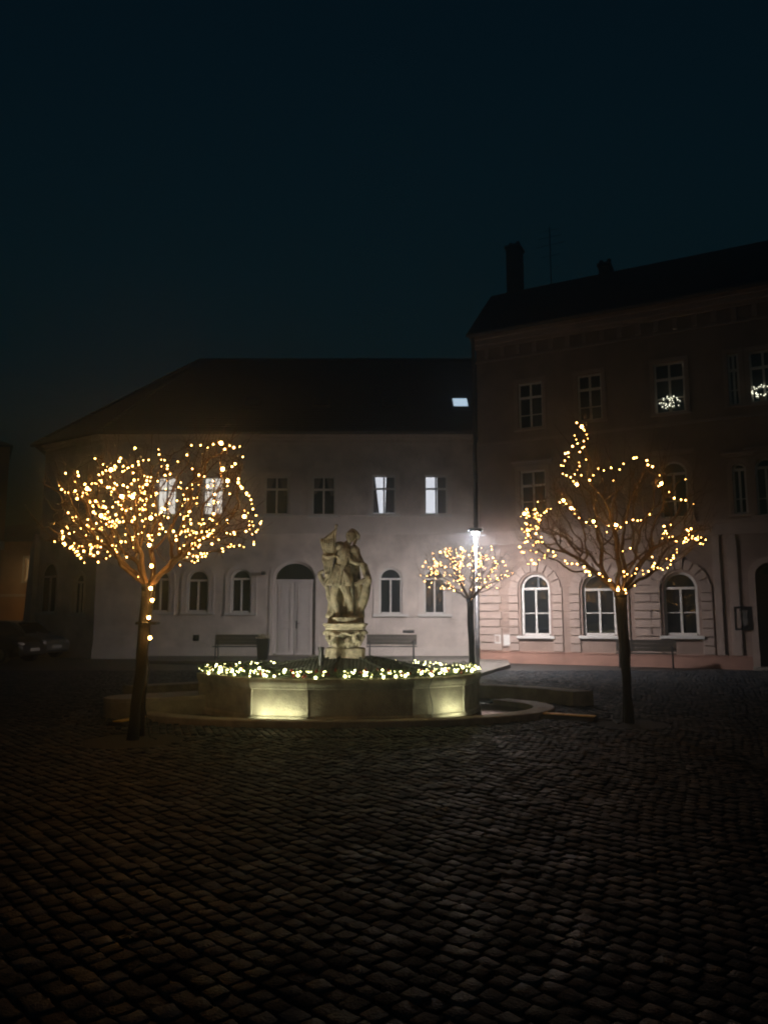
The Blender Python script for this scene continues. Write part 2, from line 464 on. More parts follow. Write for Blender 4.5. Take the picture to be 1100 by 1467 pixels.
def window(F_, root, op, frame_m, lit=None, surround=None, sw=.16, trans=(.66,), dep_=.17, sill_m=None, tilt=(0, 0), curtains=None, half=None, fw=.065):
    a0, a1, v0, v1, r = op
    b = MB()
    o = outline(op); i = outline(op, fw)
    b.ring(F_.loop(o, -dep_ + .03), F_.loop(i, -dep_ + .03), F_.n * .06)
    F_.box(b, a0 + fw, a1 - fw, v0 + .001, v0 + fw, -dep_ + .03, -dep_ + .088)
    c = (a0 + a1) / 2; top = v1 - fw
    F_.box(b, c - .035, c + .035, v0 + fw, (v1 - r if r > 0 else top), -dep_ + .032, -dep_ + .095)
    vt = (v1 - r) if r > 0 else v0 + (v1 - v0) * trans[0]
    F_.box(b, a0 + fw, a1 - fw, vt - .04, vt + .04, -dep_ + .031, -dep_ + .1)
    for t in trans[1:]:
        vv = v0 + (v1 - v0) * t
        F_.box(b, a0 + fw, c - .035, vv - .016, vv + .016, -dep_ + .033, -dep_ + .07)
        F_.box(b, c + .035, a1 - fw, vv - .016, vv + .016, -dep_ + .033, -dep_ + .07)
    w = b.build('window', frame_m, root)
    # glass: two leaves and a top light, each hung a hair differently
    def pane(poly, m):
        n_ = len(poly); cx = sum(p[0] for p in poly) / n_; cy = sum(p[1] for p in poly) / n_
        tx, ty = tilt[0] + rnd.gauss(0, .004), tilt[1] + rnd.gauss(0, .004)
        pts = [F_.P(p[0], p[1], -dep_ + .012 + (p[0] - cx) * tx + (p[1] - cy) * ty) for p in poly]
        q = MB(); q.extr(pts, F_.n * .008)
        q.build('pane', m, w)
    g0 = M['glass']
    mL = mR = mT = lit if lit else g0
    if half: mR = g0
    if half and not curtains: mT = None
    vs_ = v0 + fw * .4
    pane([(a0 + .02, vs_), (c, vs_), (c, vt), (a0 + .02, vt)], mL)
    pane([(c, vs_), (a1 - .02, vs_), (a1 - .02, vt), (c, vt)], mR)
    if r > 0: pane(outline((a0 + .02, a1 - .02, vt, v1 - .02, r - .02)), mT)
    else:
        pane([(a0 + .02, vt), (c, vt), (c, v1 - .02), (a0 + .02, v1 - .02)], mL)
        pane([(c, vt), (a1 - .02, vt), (a1 - .02, v1 - .02), (c, v1 - .02)], mR)
    if curtains:
        for (x0, x1, y0, y1, xb0, xb1) in curtains:
            q = MB(); n_ = 10
            top_ = [(x0 + (x1 - x0) * k / n_, y1) for k in range(n_ + 1)]; bot = [(xb0 + (xb1 - xb0) * k / n_, y0) for k in range(n_ + 1)]
            W = a1 - a0; Hh = v1 - v0
            vs = [F_.P(a0 + p[0] * W, v0 + p[1] * Hh, -dep_ + .026 + .004 * (k % 2)) for k, p in enumerate(top_)] + [F_.P(a0 + p[0] * W, v0 + p[1] * Hh, -dep_ + .026 + .004 * (k % 2)) for k, p in enumerate(bot)]
            q.add(vs, [(k, k + 1, n_ + 2 + k, n_ + 1 + k) for k in range(n_)])
            q.build('curtain', M['curtain'], w)
    if surround:
        q = MB(); e = outline(op, -sw, 0); e2 = outline(op, -.003, 0)
        q.ring(F_.loop(e, 0.002), F_.loop(e2, 0.002), F_.n * .035)
        e3 = outline(op, -sw - .03, 0); e4 = outline(op, -sw + .03, 0)
        q.ring(F_.loop(e3, 0.003), F_.loop(e4, 0.003), F_.n * .055)
        q.build('surround', surround, w)
    q = MB(); F_.box(q, a0 - sw - .05, a1 + sw + .05, v0 - .10, v0 - .002, -.06, .11, .012)
    q.build('sill', sill_m or frame_m, w)
    return w

def strip(F_, root, name, m, W0, W1, items):
    b = MB()
    for v0, v1, out in items: F_.box(b, W0, W1, v0, v1, .001, out)
    return b.build(name, m, root)

# ------------------------------------------------------------------ long cream house
YW = 31.2
XC = dep(139, 800, YW).x; XR = 6.4
FL = Facade((XC, YW, 0), (1, 0, 0), (0, -1, 0))
aw = R(33.6)
uw = Vector((math.cos(aw), -math.sin(aw), 0)); nw = Vector((-math.sin(aw), -math.cos(aw), 0))
LW = 4.0
FW = Facade(Vector((XC, YW, 0)) - uw * LW, uw, nw)
HE = dep(550, 622, YW).z
house = empty('cream_house', (XC, YW, 0), 'long cream plastered house with dark hipped roof and a white double door behind the fountain', 'house')
WL = XR - XC
upper = [FL.op(225, 253, 683, 740), FL.op(291, 320, 683, 740), FL.op(379, 413, 682, 737), FL.op(447, 480, 682, 738), FL.op(533, 567, 681, 737), FL.op(608, 641, 681, 737)]
lower = [FL.op(215, 243, 816, 877, 1), FL.op(268, 299, 816, 877, 1), FL.op(331, 360, 815, 878, 1), FL.op(543, 576, 813, 880, 1), FL.op(607, 638, 814, 880, 1)]
a0, a1, v0, v1, _ = FL.op(391, 452, 804, 938)
door = (a0, a1, .12, v1, (v1 - FL.uv(421, 830)[1]))
b = MB()
wall_mesh(b, FL, 0, WL, -.1, HE, upper + lower + [door])
wing = [FW.op(105, 120, 822, 880, 1), FW.op(57, 81, 806, 878, 1)]
wall_mesh(b, FW, 0, LW, -.1, HE, wing)
BK = 11.0
q0 = FW.P(0, 0); q1 = Vector((XR, YW, 0))
for p, q in ((q1, q1 + Vector((0, BK, 0))), (q1 + Vector((0, BK, 0)), q0 + Vector((-1.0, BK - 2.6, 0))), (q0 + Vector((-1.0, BK - 2.6, 0)), q0)):
    b.add([p + Vector((0, 0, -.1)), q + Vector((0, 0, -.1)), q + Vector((0, 0, HE)), p + Vector((0, 0, HE))], [(0, 1, 2, 3)])
b.build('wall', M['cream'], house, recalc=False)
cur5 = [(.62, .93, .45, .96, .72, .93), (.04, .12, .06, .96, .04, .16)]
W_ = M['white']
for k, o in enumerate(upper):
    lit = {0: M['litwarm'], 1: M['litwarm'], 4: M['lit'], 5: M['lit']}.get(k)
    cu = None
    if k == 4: cu = [(.60, .95, .05, .97, .54, .95), (.02, .12, .05, .97, .05, .30)]
    if k == 5: cu = [(.56, .95, .04, .97, .56, .95)]
    if k in (2, 3): cu = [(.05, .40, .55, .97, .05, .18), (.60, .95, .5, .97, .80, .95)]
    window(FL, house, o, W_, lit, M['cream_trim'], .13, (.66,), curtains=cu)
for k, o in enumerate(lower):
    window(FL, house, o, W_, None, M['cream_trim'], .2, (.66,), tilt=(0, 0), fw=.08)
for o in wing: window(FW, house, o, W_, None, M['cream_trim'], .1, (.66,))
# door
a0, a1, v0, v1, r = door; vt = v1 - r; c = (a0 + a1) / 2
b = MB()
b.ring(FL.loop(outline(door), -.15), FL.loop(outline(door, .09), -.15), FL.n * .08)
FL.box(b, a0 + .09, a1 - .09, vt - .12, vt, -.15, -.06)
dr = b.build('door', M['door'], house)
q = MB(); q.extr(FL.loop(outline((a0 + .03, a1 - .03, vt - .02, v1 - .03, r - .03)), -.13), FL.n * .01); q.build('fanlight', M['glass'], dr)
for x0, x1 in ((a0 + .09, c - .012), (c + .012, a1 - .09)):
    q = MB(); FL.box(q, x0, x1, v0 + .01, vt - .12, -.16, -.11)
    for y0, y1 in ((v0 + .18, v0 + (vt - v0) * .36), (v0 + (vt - v0) * .42, vt - .26)):
        FL.box(q, x0 + .20, x1 - .20, y0 + .1, y1 - .06, -.112, -.085, .012)
        o_ = [(x0 + .12, y0), (x0 + .12, y1), (x1 - .12, y1), (x1 - .12, y0), (x0 + .12, y0)]
        i_ = [(x0 + .16, y0 + .04), (x0 + .16, y1 - .04), (x1 - .16, y1 - .04), (x1 - .16, y0 + .04), (x0 + .16, y0 + .04)]
        q.ring(FL.loop(o_, -.11), FL.loop(i_, -.11), FL.n * .04)
    lf = q.build('door_leaf', M['door'], dr)
q = MB(); q.tube([FL.P(c + .09, v0 + 1.25, -.1), FL.P(c + .09, v0 + 1.25, -.04), FL.P(c + .22, v0 + 1.24, -.035)], .014, 6); FL.box(q, c + .06, c + .12, v0 + 1.05, v0 + 1.36, -.109, -.098); q.build('handle', M['iron'], dr)
q = MB(); q.ring(FL.loop(outline((a0, a1, .12, v1, r), -.16, 0), .002), FL.loop(outline((a0, a1, .12, v1, r), -.002, 0), .002), FL.n * .04); q.build('surround', M['cream_trim'], dr)
q = MB(); FL.box(q, a0 - .25, a1 + .25, -.02, .118, -.16, .35, .02); q.build('doorstep', M['curb'], dr)
# bands, plinth, cornice
va, vb = FL.uv(550, 763)[1], FL.uv(550, 739)[1]
strip(FL, house, 'string_course', M['cream_trim'], -.03, WL, [(va, vb, .045), (va - .07, va, .09), (vb, vb + .07, .10)])
strip(FW, house, 'string_course', M['cream_trim'], 0, LW, [(va, vb, .045), (va - .07, va, .09), (vb, vb + .07, .10)])
strip(FL, house, 'cornice', M['cream_trim'], -.08, WL, [(HE - .42, HE - .36, .05), (HE - .22, HE - .1, .12), (HE - .1, HE, .22)])
strip(FW, house, 'cornice', M['cream_trim'], 0, LW, [(HE - .42, HE - .36, .05), (HE - .22, HE - .1, .12), (HE - .1, HE, .22)])
strip(FL, house, 'plinth', M['cream_trim'], -.02, a0 - .17, [(-.05, .42, .03)])
strip(FL, house, 'plinth', M['cream_trim'], a1 + .17, WL, [(-.05, .42, .03)])
strip(FW, house, 'plinth', M['cream_trim'], 0, LW, [(-.05, .42, .03)])
# buttress at the far end
b = MB(); pr = [(.0, -.05), (-.65, -.05), (-.30, 4.6), (0, 5.2)]
b.extr([FW.P(a, v, .25) for a, v in pr], FW.n * -1.3)
b.build('buttress', M['cream'], house)
# roof
E0 = FW.P(-.35, HE, .45); E1 = Vector((XC - .08, YW - .42, HE)); E2 = Vector((XR, YW - .42, HE))
YR = YW + 5.4
r1 = dep(285, 516, YR); r2 = Vector((XR, YR, r1.z))
bk = YW + BK + .4
b = MB()
B2 = Vector((XR, bk, HE)); B0 = Vector((E0.x - 1.2, bk - 2.4, HE))
b.add([E0, E1, E2, r2, r1, B2, B0], [(1, 2, 3, 4), (0, 1, 4), (4, 3, 5, 6), (0, 4, 6), (2, 5, 3), (0, 6, 5, 2, 1)])
dz = Vector((0, 0, .07))
b.add([E0 - dz, E1 - dz, E2 - dz, E0, E1, E2], [(0, 1, 4, 3), (1, 2, 5, 4)])
rf = b.build('roof', M['roof'], house)
b = MB(); b.tube([r1, r2], .11, 8); b.tube([r1, E1], .09, 6); b.tube([r1, E0], .09, 6); b.build('ridge_tile', M['roof'], rf)
b = MB(); b.tube([E0 + Vector((0, -.05, -.03)), E1 + Vector((0, -.06, -.03)), E2 + Vector((0, -.06, -.03))], .085, 8); b.build('gutter', M['zinc'], house)
# roof windows lie in the front slope
sl = (r2 - E2); sl_len = sl.length; su = sl.normalized(); sn = Vector((1, 0, 0)).cross(su)
def roofpt(x, y):
    r_ = ray(x, y); e = Vector((0, 0, EYE)); t = (E2 - e).dot(sn) / r_.dot(sn); return e + r_ * t
def roof_window(x, y, w, h, m):
    p = roofpt(x, y)
    X = Vector((1, 0, 0))
    q = MB(); q.box(p + sn * .04, (w + .16, .1, h + .16), X, sn, .02)
    f = q.build('skylight', M['zinc'], rf)
    q = MB(); q.box(p + sn * .096, (w, .02, h), X, sn); q.build('pane', m, f)
roof_window(659, 579, .62, .75, M['skylit'])
roof_window(560, 577, .6, .75, M['glass'])
roof_window(461, 577, .6, .75, M['glass'])
roof_window(362, 578, .6, .75, M['glass'])
# downpipe in the corner
q = MB(); xd = dep(682, 800, YW - .12).x
q.tube([(xd + .1, YW - .45, HE - .08), (xd, YW - .16, HE - .5), (xd, YW - .16, .0)], .085, 10)
for z in (1.2, 3.2, 5.4, 7.4): q.tube([(xd, YW - .16, z - .03), (xd, YW - .16, z + .03)], .105, 10)
q.build('downpipe', M['zinc'], house)
# wall fittings
q = MB(); p = FL.uv(585, 905); FL.box(q, p[0] - .23, p[0] + .23, p[1] - .05, p[1] + .06, 0.001, .03)
for k in range(4): FL.box(q, p[0] - .21, p[0] + .21, p[1] - .04 + k * .024, p[1] - .028 + k * .024, .03, .042)
q.build('vent_grille', M['zinc'], house)
q = MB(); p = FL.uv(281, 914); FL.box(q, p[0] - .12, p[0] + .12, p[1] - .12, p[1] + .12, 0.001, .03, .01); q.build('vent_grille', M['iron'], house)
q = MB(); p = FL.uv(379, 821); q.tube([FL.P(p[0], p[1], 0), FL.P(p[0], p[1] + .02, .2)], .025, 6); q.box(FL.P(p[0], p[1] - .02, .26), (.16, .28, .14), bev=.02); q.build('security_camera', M['iron'], house)

# ------------------------------------------------------------------ pink corner building
ab = R(27.5)
uR = Vector((math.cos(ab), -math.sin(ab), 0)); nR = Vector((-math.sin(ab), -math.cos(ab), 0))
OR = gnd(690, 948)
FR = Facade(OR, uR, nR)
HR = FR.uv(686, 484)[1]
WR = 15.0
pink = empty('pink_building', OR, 'three storey pink corner building with arched windows, rusticated blocks and a dark attic roof', 'building')
tf = [FR.op(742, 777, 547, 613), FR.op(827, 862, 535, 602), FR.op(937, 981, 518, 591), FR.op(1043, 1059, 505, 580), FR.op(1074, 1114, 500, 575)]
ff = [FR.op(745, 782, 673, 737), FR.op(946, 985, 660, 742, 1), FR.op(1050, 1070, 663, 736, 1), FR.op(1083, 1114, 655, 738, 1)]
gf = [FR.op(746, 788, 822, 911, 1), FR.op(834, 882, 821, 911, 1), FR.op(950, 1000, 819, 911, 1)]
pd = FR.op(1085, 1128, 806, 958, 1); pd = (pd[0], pd[1], .08, pd[3], pd[4])
b = MB()
wall_mesh(b, FR, 0, WR, -.1, HR, tf + ff + gf + [pd], .22)
DB = 9.0
cn = [FR.P(0, 0), FR.P(WR, 0), FR.P(WR, 0, -DB), FR.P(0, 0, -DB)]
for p, q in ((cn[1], cn[2]), (cn[2], cn[3]), (cn[3], cn[0])):
    b.add([p + Vector((0, 0, -.1)), q + Vector((0, 0, -.1)), q + Vector((0, 0, HR)), p + Vector((0, 0, HR))], [(0, 1, 2, 3)])
b.build('wall', M['pink'], pink, recalc=False)
wins = []
for k, o in enumerate(tf):
    w = window(FR, pink, o, W_, None, M['pink_trim'], .11, (.68, .3), sill_m=M['pink_trim'], dep_=.2)
    wins.append(w)
for k, o in enumerate(ff): window(FR, pink, o, W_, None, M['pink_trim'], .13, (.66, .3), sill_m=M['pink_trim'], dep_=.2)
tl = [(-.035, 0.0), (-.052, .0), (-.085, .0)]
for k, o in enumerate(gf): window(FR, pink, o, W_, None, None, .1, (.66, .36), sill_m=M['white'], dep_=.2, tilt=tl[k], fw=.09)
# door
a0, a1, v0, v1, r = pd; c = (a0 + a1) / 2; vt = v1 - r
q = MB(); q.ring(FR.loop(outline(pd), -.18), FR.loop(outline(pd, .1), -.18), FR.n * .07); FR.box(q, a0 + .1, a1 - .1, vt - .06, vt + .06, -.18, -.10)
dr = q.build('door', M['wood'], pink)
for x0, x1 in ((a0 + .1, c - .01), (c + .01, a1 - .1)):
    q = MB(); FR.box(q, x0, x1, v0 + .01, vt - .06, -.19, -.14)
    for y0, y1 in ((v0 + .15, v0 + 1.0), (v0 + 1.12, vt - .2)): FR.box(q, x0 + .1, x1 - .1, y0, y1, -.142, -.11, .012)
    q.build('door_leaf', M['wood'], dr)
q = MB(); q.extr(FR.loop(outline((a0 + .05, a1 - .05, vt, v1 - .05, r - .05)), -.17), FR.n * .01); q.build('fanlight', M['glass'], dr)
q = MB(); FR.box(q, a0 - .2, a1 + .2, -.05, .078, -.2, .4, .02); q.build('doorstep', M['curb'], dr)
q = MB(); q.ring(FR.loop(outline(pd, -.2, 0), .002), FR.loop(outline(pd, -.002, 0), .002), FR.n * .06); q.build('surround', M['pink_trim'], dr)
# plinth, courses, cornice
vp = FR.uv(700, 934)[1]
q = MB(); FR.box(q, -.04, a0 - .205, -.06, vp, .001, .05); FR.box(q, a1 + .205, WR, -.06, vp, .001, .05); FR.box(q, -.04, a0 - .205, vp, vp + .04, .001, .065)
q.build('plinth', M['pink_base'], pink)
vq = FR.uv(700, 779)[1]
strip(FR, pink, 'string_course', M['pink_trim'], -.05, WR, [(vq, vq + .32, .04), (vq + .32, vq + .42, .12), (vq - .06, vq, .07)])
vq2 = FR.uv(757, 628)[1]
strip(FR, pink, 'string_course', M['pink_trim'], -.05, WR, [(vq2 - .1, vq2, .05)])
strip(FR, pink, 'cornice', M['pink_trim'], -.12, WR, [(HR - 1.05, HR - .97, .05), (HR - .5, HR - .38, .12), (HR - .38, HR - .2, .26), (HR - .2, HR - .06, .38), (HR - .06, HR, .46)])
q = MB()
x = .35
while x < WR - .3:
    q = MB(); FR.box(q, x, x + .16, HR - .93, HR - .502, .001, .075, .01); x += .62
    q.build('frieze_block', M['pink_trim'], pink)
# rusticated block columns and voussoirs
q = MB()
rows = []
v = vp + .05
while v < vq - .45: rows.append((v, v + .265)); v += .285
cols = [(-.04, .80)]
for o in gf: cols += [(o[0] - .44, o[0] - .09), (o[1] + .09, o[1] + .44)]
cols += [(gf[1][1] + .62, gf[1][1] + 1.2), (gf[2][1] + .95, gf[2][1] + 1.25)]
for ci, (x0, x1) in enumerate(cols):
    q = MB()
    for k, (y0, y1) in enumerate(rows):
        arch = [o for o in gf if x1 > o[0] - .6 and x0 < o[1] + .6 and y0 > o[3] - o[4] - .02]
        if arch and 0 < ci < 7: continue
        j = .07 if k % 2 and ci in (0, 7) else 0
        FR.box(q, x0, x1 - j, y0 + .012, y1, .001, .058, .014)
    q.build('block_column', M['pink_trim'], pink)
for o in gf:
    cx = (o[0] + o[1]) / 2; rr = o[4]; vs_ = o[3] - rr; hw = (o[1] - o[0]) / 2
    n_ = 9; q = MB()
    for k in range(n_):
        t0, t1 = math.pi * (k + .09) / n_, math.pi * (k + .91) / n_
        ra, rb_ = hw + .09, hw + (.40 if k != 4 else .50)
        pts = [(cx + ra * math.cos(t0), vs_ + ra * math.sin(t0)), (cx + rb_ * math.cos(t0), vs_ + rb_ * math.sin(t0)), (cx + rb_ * math.cos(t1), vs_ + rb_ * math.sin(t1)), (cx + ra * math.cos(t1), vs_ + ra * math.sin(t1))]
        q.extr(FR.loop(pts, .001), FR.n * (.055 if k != 4 else .08))
    q.build('arch_stones', M['pink_trim'], pink)
# pilasters by the door, hoods over first floor windows
q = MB()
for x in (gf[2][1] + .62, pd[0] - .62):
    q = MB(); FR.box(q, x - .11, x + .11, vp + .05, vq - .08, .001, .06, .01)
    q.build('pilaster', M['pink_trim'], pink)
q = MB()
for o in ff:
    q = MB(); FR.box(q, o[0] - .3, o[1] + .3, o[3] + .28, o[3] + .36, .001, .16, .012); FR.box(q, o[0] - .24, o[1] + .24, o[3] + .20, o[3] + .28, .001, .09)
    q.build('window_hood', M['pink_trim'], pink)
# meter boxes
for x0, x1 in ((708, 719), (721, 732)):
    A, B_ = FR.uv(x0, 917), FR.uv(x1, 917); yt, yb = FR.uv(720, 908)[1], FR.uv(720, 926)[1]
    q = MB(); FR.box(q, A[0], B_[0], yb, yt, .001, .05, .008); mb_ = q.build('meter_box', M['plate'], pink)
    q = MB(); FR.box(q, A[0] + .03, B_[0] - .03, yb + .04, yt - .04, .051, .056); FR.box(q, A[0] + .05, A[0] + .07, yb + .1, yt - .1, .056, .066); q.build('cover', M['white'], mb_)
# roof with attic slope, chimneys
back = 3.2
FB = Facade(FR.P(0, 0, -back), uR, nR)
ra = FB.uv(703, 421); rb_ = FB.uv(1100, 347)
hz = (ra[1] + rb_[1]) / 2
e0 = FR.P(-.25, HR, .5); e1 = FR.P(WR + .3, HR, .5); t0 = FB.P(ra[0], hz); t1 = FB.P(WR + .3, hz)
k0 = FR.P(-.25, HR, -DB - .3); k1 = FR.P(WR + .3, HR, -DB - .3); s0 = FR.P(ra[0], hz, -DB + back); s1 = FR.P(WR + .3, hz, -DB + back)
b = MB(); b.add([e0, e1, t1, t0, k0, k1, s1, s0], [(0, 1, 2, 3), (3, 2, 6, 7), (7, 6, 5, 4), (0, 3, 7, 4), (1, 5, 6, 2), (0, 4, 5, 1)])
b.add([e0 - dz, e1 - dz, e1, e0], [(0, 1, 2, 3)])
rfp = b.build('roof', M['roof'], pink)
def chimney(x, yt, wpx, yb):
    FC_ = Facade(FR.P(0, 0, -back - .6), uR, nR)
    A, B_ = FC_.uv(x - wpx / 2, yt), FC_.uv(x + wpx / 2, yt)
    q = MB(); bot = HR + 1.0
    FC_.box(q, A[0], B_[0], bot, A[1] - .15, -.35, .35); FC_.box(q, A[0] - .06, B_[0] + .06, A[1] - .15, A[1], -.41, .41, .02)
    for k in (-.16, .16): q.tube([FC_.P((A[0] + B_[0]) / 2 + k, A[1], 0), FC_.P((A[0] + B_[0]) / 2 + k, A[1] + .25, 0)], .09, 8)
    q.build('chimney', M['roof'], rfp)
chimney(737, 357, 18, 405); chimney(867, 382, 15, 395)
FA = Facade(FR.P(0, 0, -back - .3), uR, nR); p = FA.uv(787, 325)
q = MB(); q.tube([FA.P(p[0], hz - .1), FA.P(p[0], p[1])], .02, 6)
for k, (h, w) in enumerate(((.15, .35), (.45, .5), (.8, .65), (1.3, .4))): q.tube([FA.P(p[0] - w, p[1] - h), FA.P(p[0] + w, p[1] - h)], .01, 5)
q.build('antenna', M['iron'], rfp)
q = MB(); q.tube([FR.P(-.2, HR - .02, .5), FR.P(WR, HR - .02, .5)], .09, 8); q.build('gutter', M['zinc'], pink)
q = MB(); q.tube([FR.P(.02, HR - .1, .42), FR.P(-.10, HR - 1.2, .09), FR.P(-.10, -.02, .09)], .07, 8); q.build('downpipe', M['zinc'], pink)

# notice board on the pink wall
A, B_ = FR.uv(1052, 886), FR.uv(1078, 886); yt, yb = FR.uv(1065, 869)[1], FR.uv(1065, 903)[1]
nb = empty('notice_board', FR.P(A[0], yb), 'dark framed notice board with a grey poster on the pink wall beside the arched door', 'notice board')
q = MB(); q.ring(FR.loop([(A[0], yb), (A[0], yt), (B_[0], yt), (B_[0], yb), (A[0], yb)], .002), FR.loop([(A[0] + .06, yb + .06), (A[0] + .06, yt - .06), (B_[0] - .06, yt - .06), (B_[0] - .06, yb + .06), (A[0] + .06, yb + .06)], .002), FR.n * .07); q.build('frame', M['iron'], nb)
q = MB(); FR.box(q, A[0] + .06, B_[0] - .06, yb + .06, yt - .06, .002, .02); q.build('board', M['iron'], nb)
q = MB(); FR.box(q, A[0] + .12, B_[0] - .14, yb + .16, yt - .12, .02, .026); q.build('poster', M['poster'], nb)

# lit decorations inside two top floor windows
def candle_deco(o, label, xo):
    a0, a1, v0, v1, r = o
    root = empty('window_wreath', FR.P((a0 + a1) / 2, v0, -.1), label, 'window lights', 'lit wreaths on window sills')
    c = a0 + (a1 - a0) * (.5 + xo); q = MB()
    pts = []
    for k in range(17):
        t = math.pi * 1.25 * k / 16 - .4
        pts.append(FR.P(c + .30 * math.cos(t), v0 + .30 + .24 * math.sin(t), -.085))
    q.tube(pts, .008, 5); q.tube([FR.P(c, v0 + .07, -.085), FR.P(c, v0 + .3, -.085)], .012, 5); q.tube([pts[0], FR.P(c, v0 + .2, -.085), pts[-1]], .007, 5)
    q.build('wire', M['fir'], root)
    q = MB(); q.lathe(FR.P(c, v0 + .065, -.085), [(.05, 0), (.08, .1), (.085, .13), (.03, .13)], 10); q.build('pot', M['flower'], root)
    for k in range(34):
        t = rnd.random() * math.pi * 1.25 - .4; rr = 1 + rnd.gauss(0, .16)
        if k % 3 == 0: p = FR.P(c + rnd.uniform(-.2, .12), v0 + .2 + rnd.random() * .16, -.08)
        else: p = FR.P(c + .30 * rr * math.cos(t), v0 + .30 + .24 * rr * math.sin(t), -.085 + rnd.uniform(0, .03))
        q = MB(); q.ball(p, .016, 6, 4); q.build('bulb', M['bulb_win'], root)
candle_deco(tf[2], 'pale lit wreath with a pot on the top floor sill above the swagged tree', 0.0)
candle_deco(tf[4], 'pale lit wreath on the top floor sill above the notice board', -.12)

# ------------------------------------------------------------------ orange house far left, and its neighbour
och = empty('ochre_house', (-24, 50.5, 0), 'ochre house with one small window, lit orange by a street lamp, beyond the cream house', 'house')
FO = Facade((-36, 52.5, 0), (1, -.18, 0), (-.18, -1, 0))
HO = FO.uv(20, 776)[1]
ow = [FO.op(36, 47, 800, 833), FO.op(-12, -2, 800, 833)]
od = FO.op(12, 27, 862, 905)
b = MB(); wall_mesh(b, FO, 0, 22, -.1, HO, ow)
b.add([FO.P(0, 0), FO.P(0, HO), FO.P(0, HO, -7), FO.P(0, 0, -7)], [(0, 1, 2, 3)]); b.add([FO.P(22, 0), FO.P(22, HO), FO.P(22, HO, -7), FO.P(22, 0, -7)], [(0, 1, 2, 3)])
b.add([FO.P(0, 0, -7), FO.P(22, 0, -7), FO.P(22, HO, -7), FO.P(0, HO, -7)], [(0, 1, 2, 3)])
b.build('wall', M['orange'], och, recalc=False)
for o in ow: window(FO, och, o, W_, M['ochre_glow'], M['cream_trim'], .14, (.66,))  # glowing panes imitate the orange lamplight on the reveals
strip(FO, och, 'string_course', M['cream_trim'], 0, 22, [(FO.uv(25, 855)[1], FO.uv(25, 851)[1], .07)])
b = MB(); zr = HO + 1.6
b.add([FO.P(-.3, HO, .35), FO.P(22.3, HO, .35), FO.P(22.3, zr, -3.5), FO.P(-.3, zr, -3.5), FO.P(-.3, HO, -7.3), FO.P(22.3, HO, -7.3)], [(0, 1, 2, 3), (3, 2, 5, 4), (0, 3, 4), (1, 5, 2), (0, 4, 5, 1)])
b.build('roof', M['roof'], och)
tow = empty('corner_house', dep(-30, 900, 38), 'tall house at the picture edge, only its orange lit corner showing above the parked cars', 'house')
FT = Facade(dep(-3, 900, 37) * 1, (1, .0, 0), (0, -1, 0)); FT.O.z = 0
b = MB(); H2 = dep(2, 640, 37).z
ob = [(-2.6, -1.4, 5.2, 7.0, 0)]
wall_mesh(b, FT, -8, 0, -.1, H2, ob)
sk = Vector((-.54, 1, 0)) * 6; b.add([FT.P(0, 0), FT.P(0, H2), FT.P(0, H2) + sk, FT.P(0, 0) + sk], [(0, 1, 2, 3)]); b.add([FT.P(-8, 0), FT.P(-8, H2), FT.P(-8, H2, -6), FT.P(-8, 0, -6)], [(0, 1, 2, 3)])
b.build('wall', M['orange'], tow, recalc=False)
for o in ob: window(FT, tow, o, W_, None, M['cream_trim'], .12, (.66,))
b = MB(); b.add([FT.P(-8.3, H2, .3), FT.P(.3, H2, .3), FT.P(-2.5, H2 + 1.2, -3), FT.P(-8.3, H2 + 1.2, -3), FT.P(-8.3, H2, -6.3), FT.P(-3.2, H2, -6.3)], [(0, 1, 2, 3), (3, 2, 5, 4), (0, 3, 4), (1, 5, 2), (0, 4, 5, 1)])
b.build('roof', M['roof'], tow)
strip(FT, tow, 'cornice', M['cream_trim'], -8, .06, [(dep(2, 788, 37).z, dep(2, 776, 37).z, .12)])
# ------------------------------------------------------------------ fountain
fo = empty('fountain', FC, 'many sided stone fountain basin ringed with lit fir garland, boarded over around its statue', 'fountain')
ANG = [-85, -33, -10, 30, 58, 95, 147, 170, 210, 238]
BA, BB = 2.42, 1.60
def plan(off=0., sx=BA, sy=BB):
    pts = [Vector((sx * math.sin(R(a)), -sy * math.cos(R(a)), 0)) for a in ANG]
    n = len(pts); out = []
    for i in range(n):
        p, q, r = pts[i - 1], pts[i], pts[(i + 1) % n]
        d1 = (q - p).normalized(); d2 = (r - q).normalized()
        n1 = Vector((d1.y, -d1.x, 0)); n2 = Vector((d2.y, -d2.x, 0))
        m = (n1 + n2); m = m / max(.3, (1 + n1.dot(n2)))
        out.append(FC + q + m * off)
    return out
def plan_loft(prof, name, m, parent, close=False):
    b = MB(); n = len(ANG); rings = [plan(o) for o, z in prof]
    vs = [Vector((p.x, p.y, prof[i][1])) for i, r_ in enumerate(rings) for p in r_]
    fs = [(i * n + k, i * n + (k + 1) % n, (i + 1) * n + (k + 1) % n, (i + 1) * n + k) for i in range(len(prof) - 1) for k in range(n)]
    b.add(vs, fs); return b.build(name, m, parent, recalc=True)
plan_loft([(0, -.03), (0, .50), (-.24, .50), (-.24, -.03), (0, -.03)], 'basin_wall', M['basin'], fo)
plan_loft([(.001, .0), (.035, .0), (.035, .07), (.012, .10), (.001, .10)], 'base_moulding', M['basin'], fo)
plan_loft([(.001, .50), (.018, .515), (.02, .54), (.036, .575), (.042, .61), (.036, .66), (-.30, .66), (-.30, .56), (-.2, .501), (.001, .501)], 'coping', M['basin'], fo)
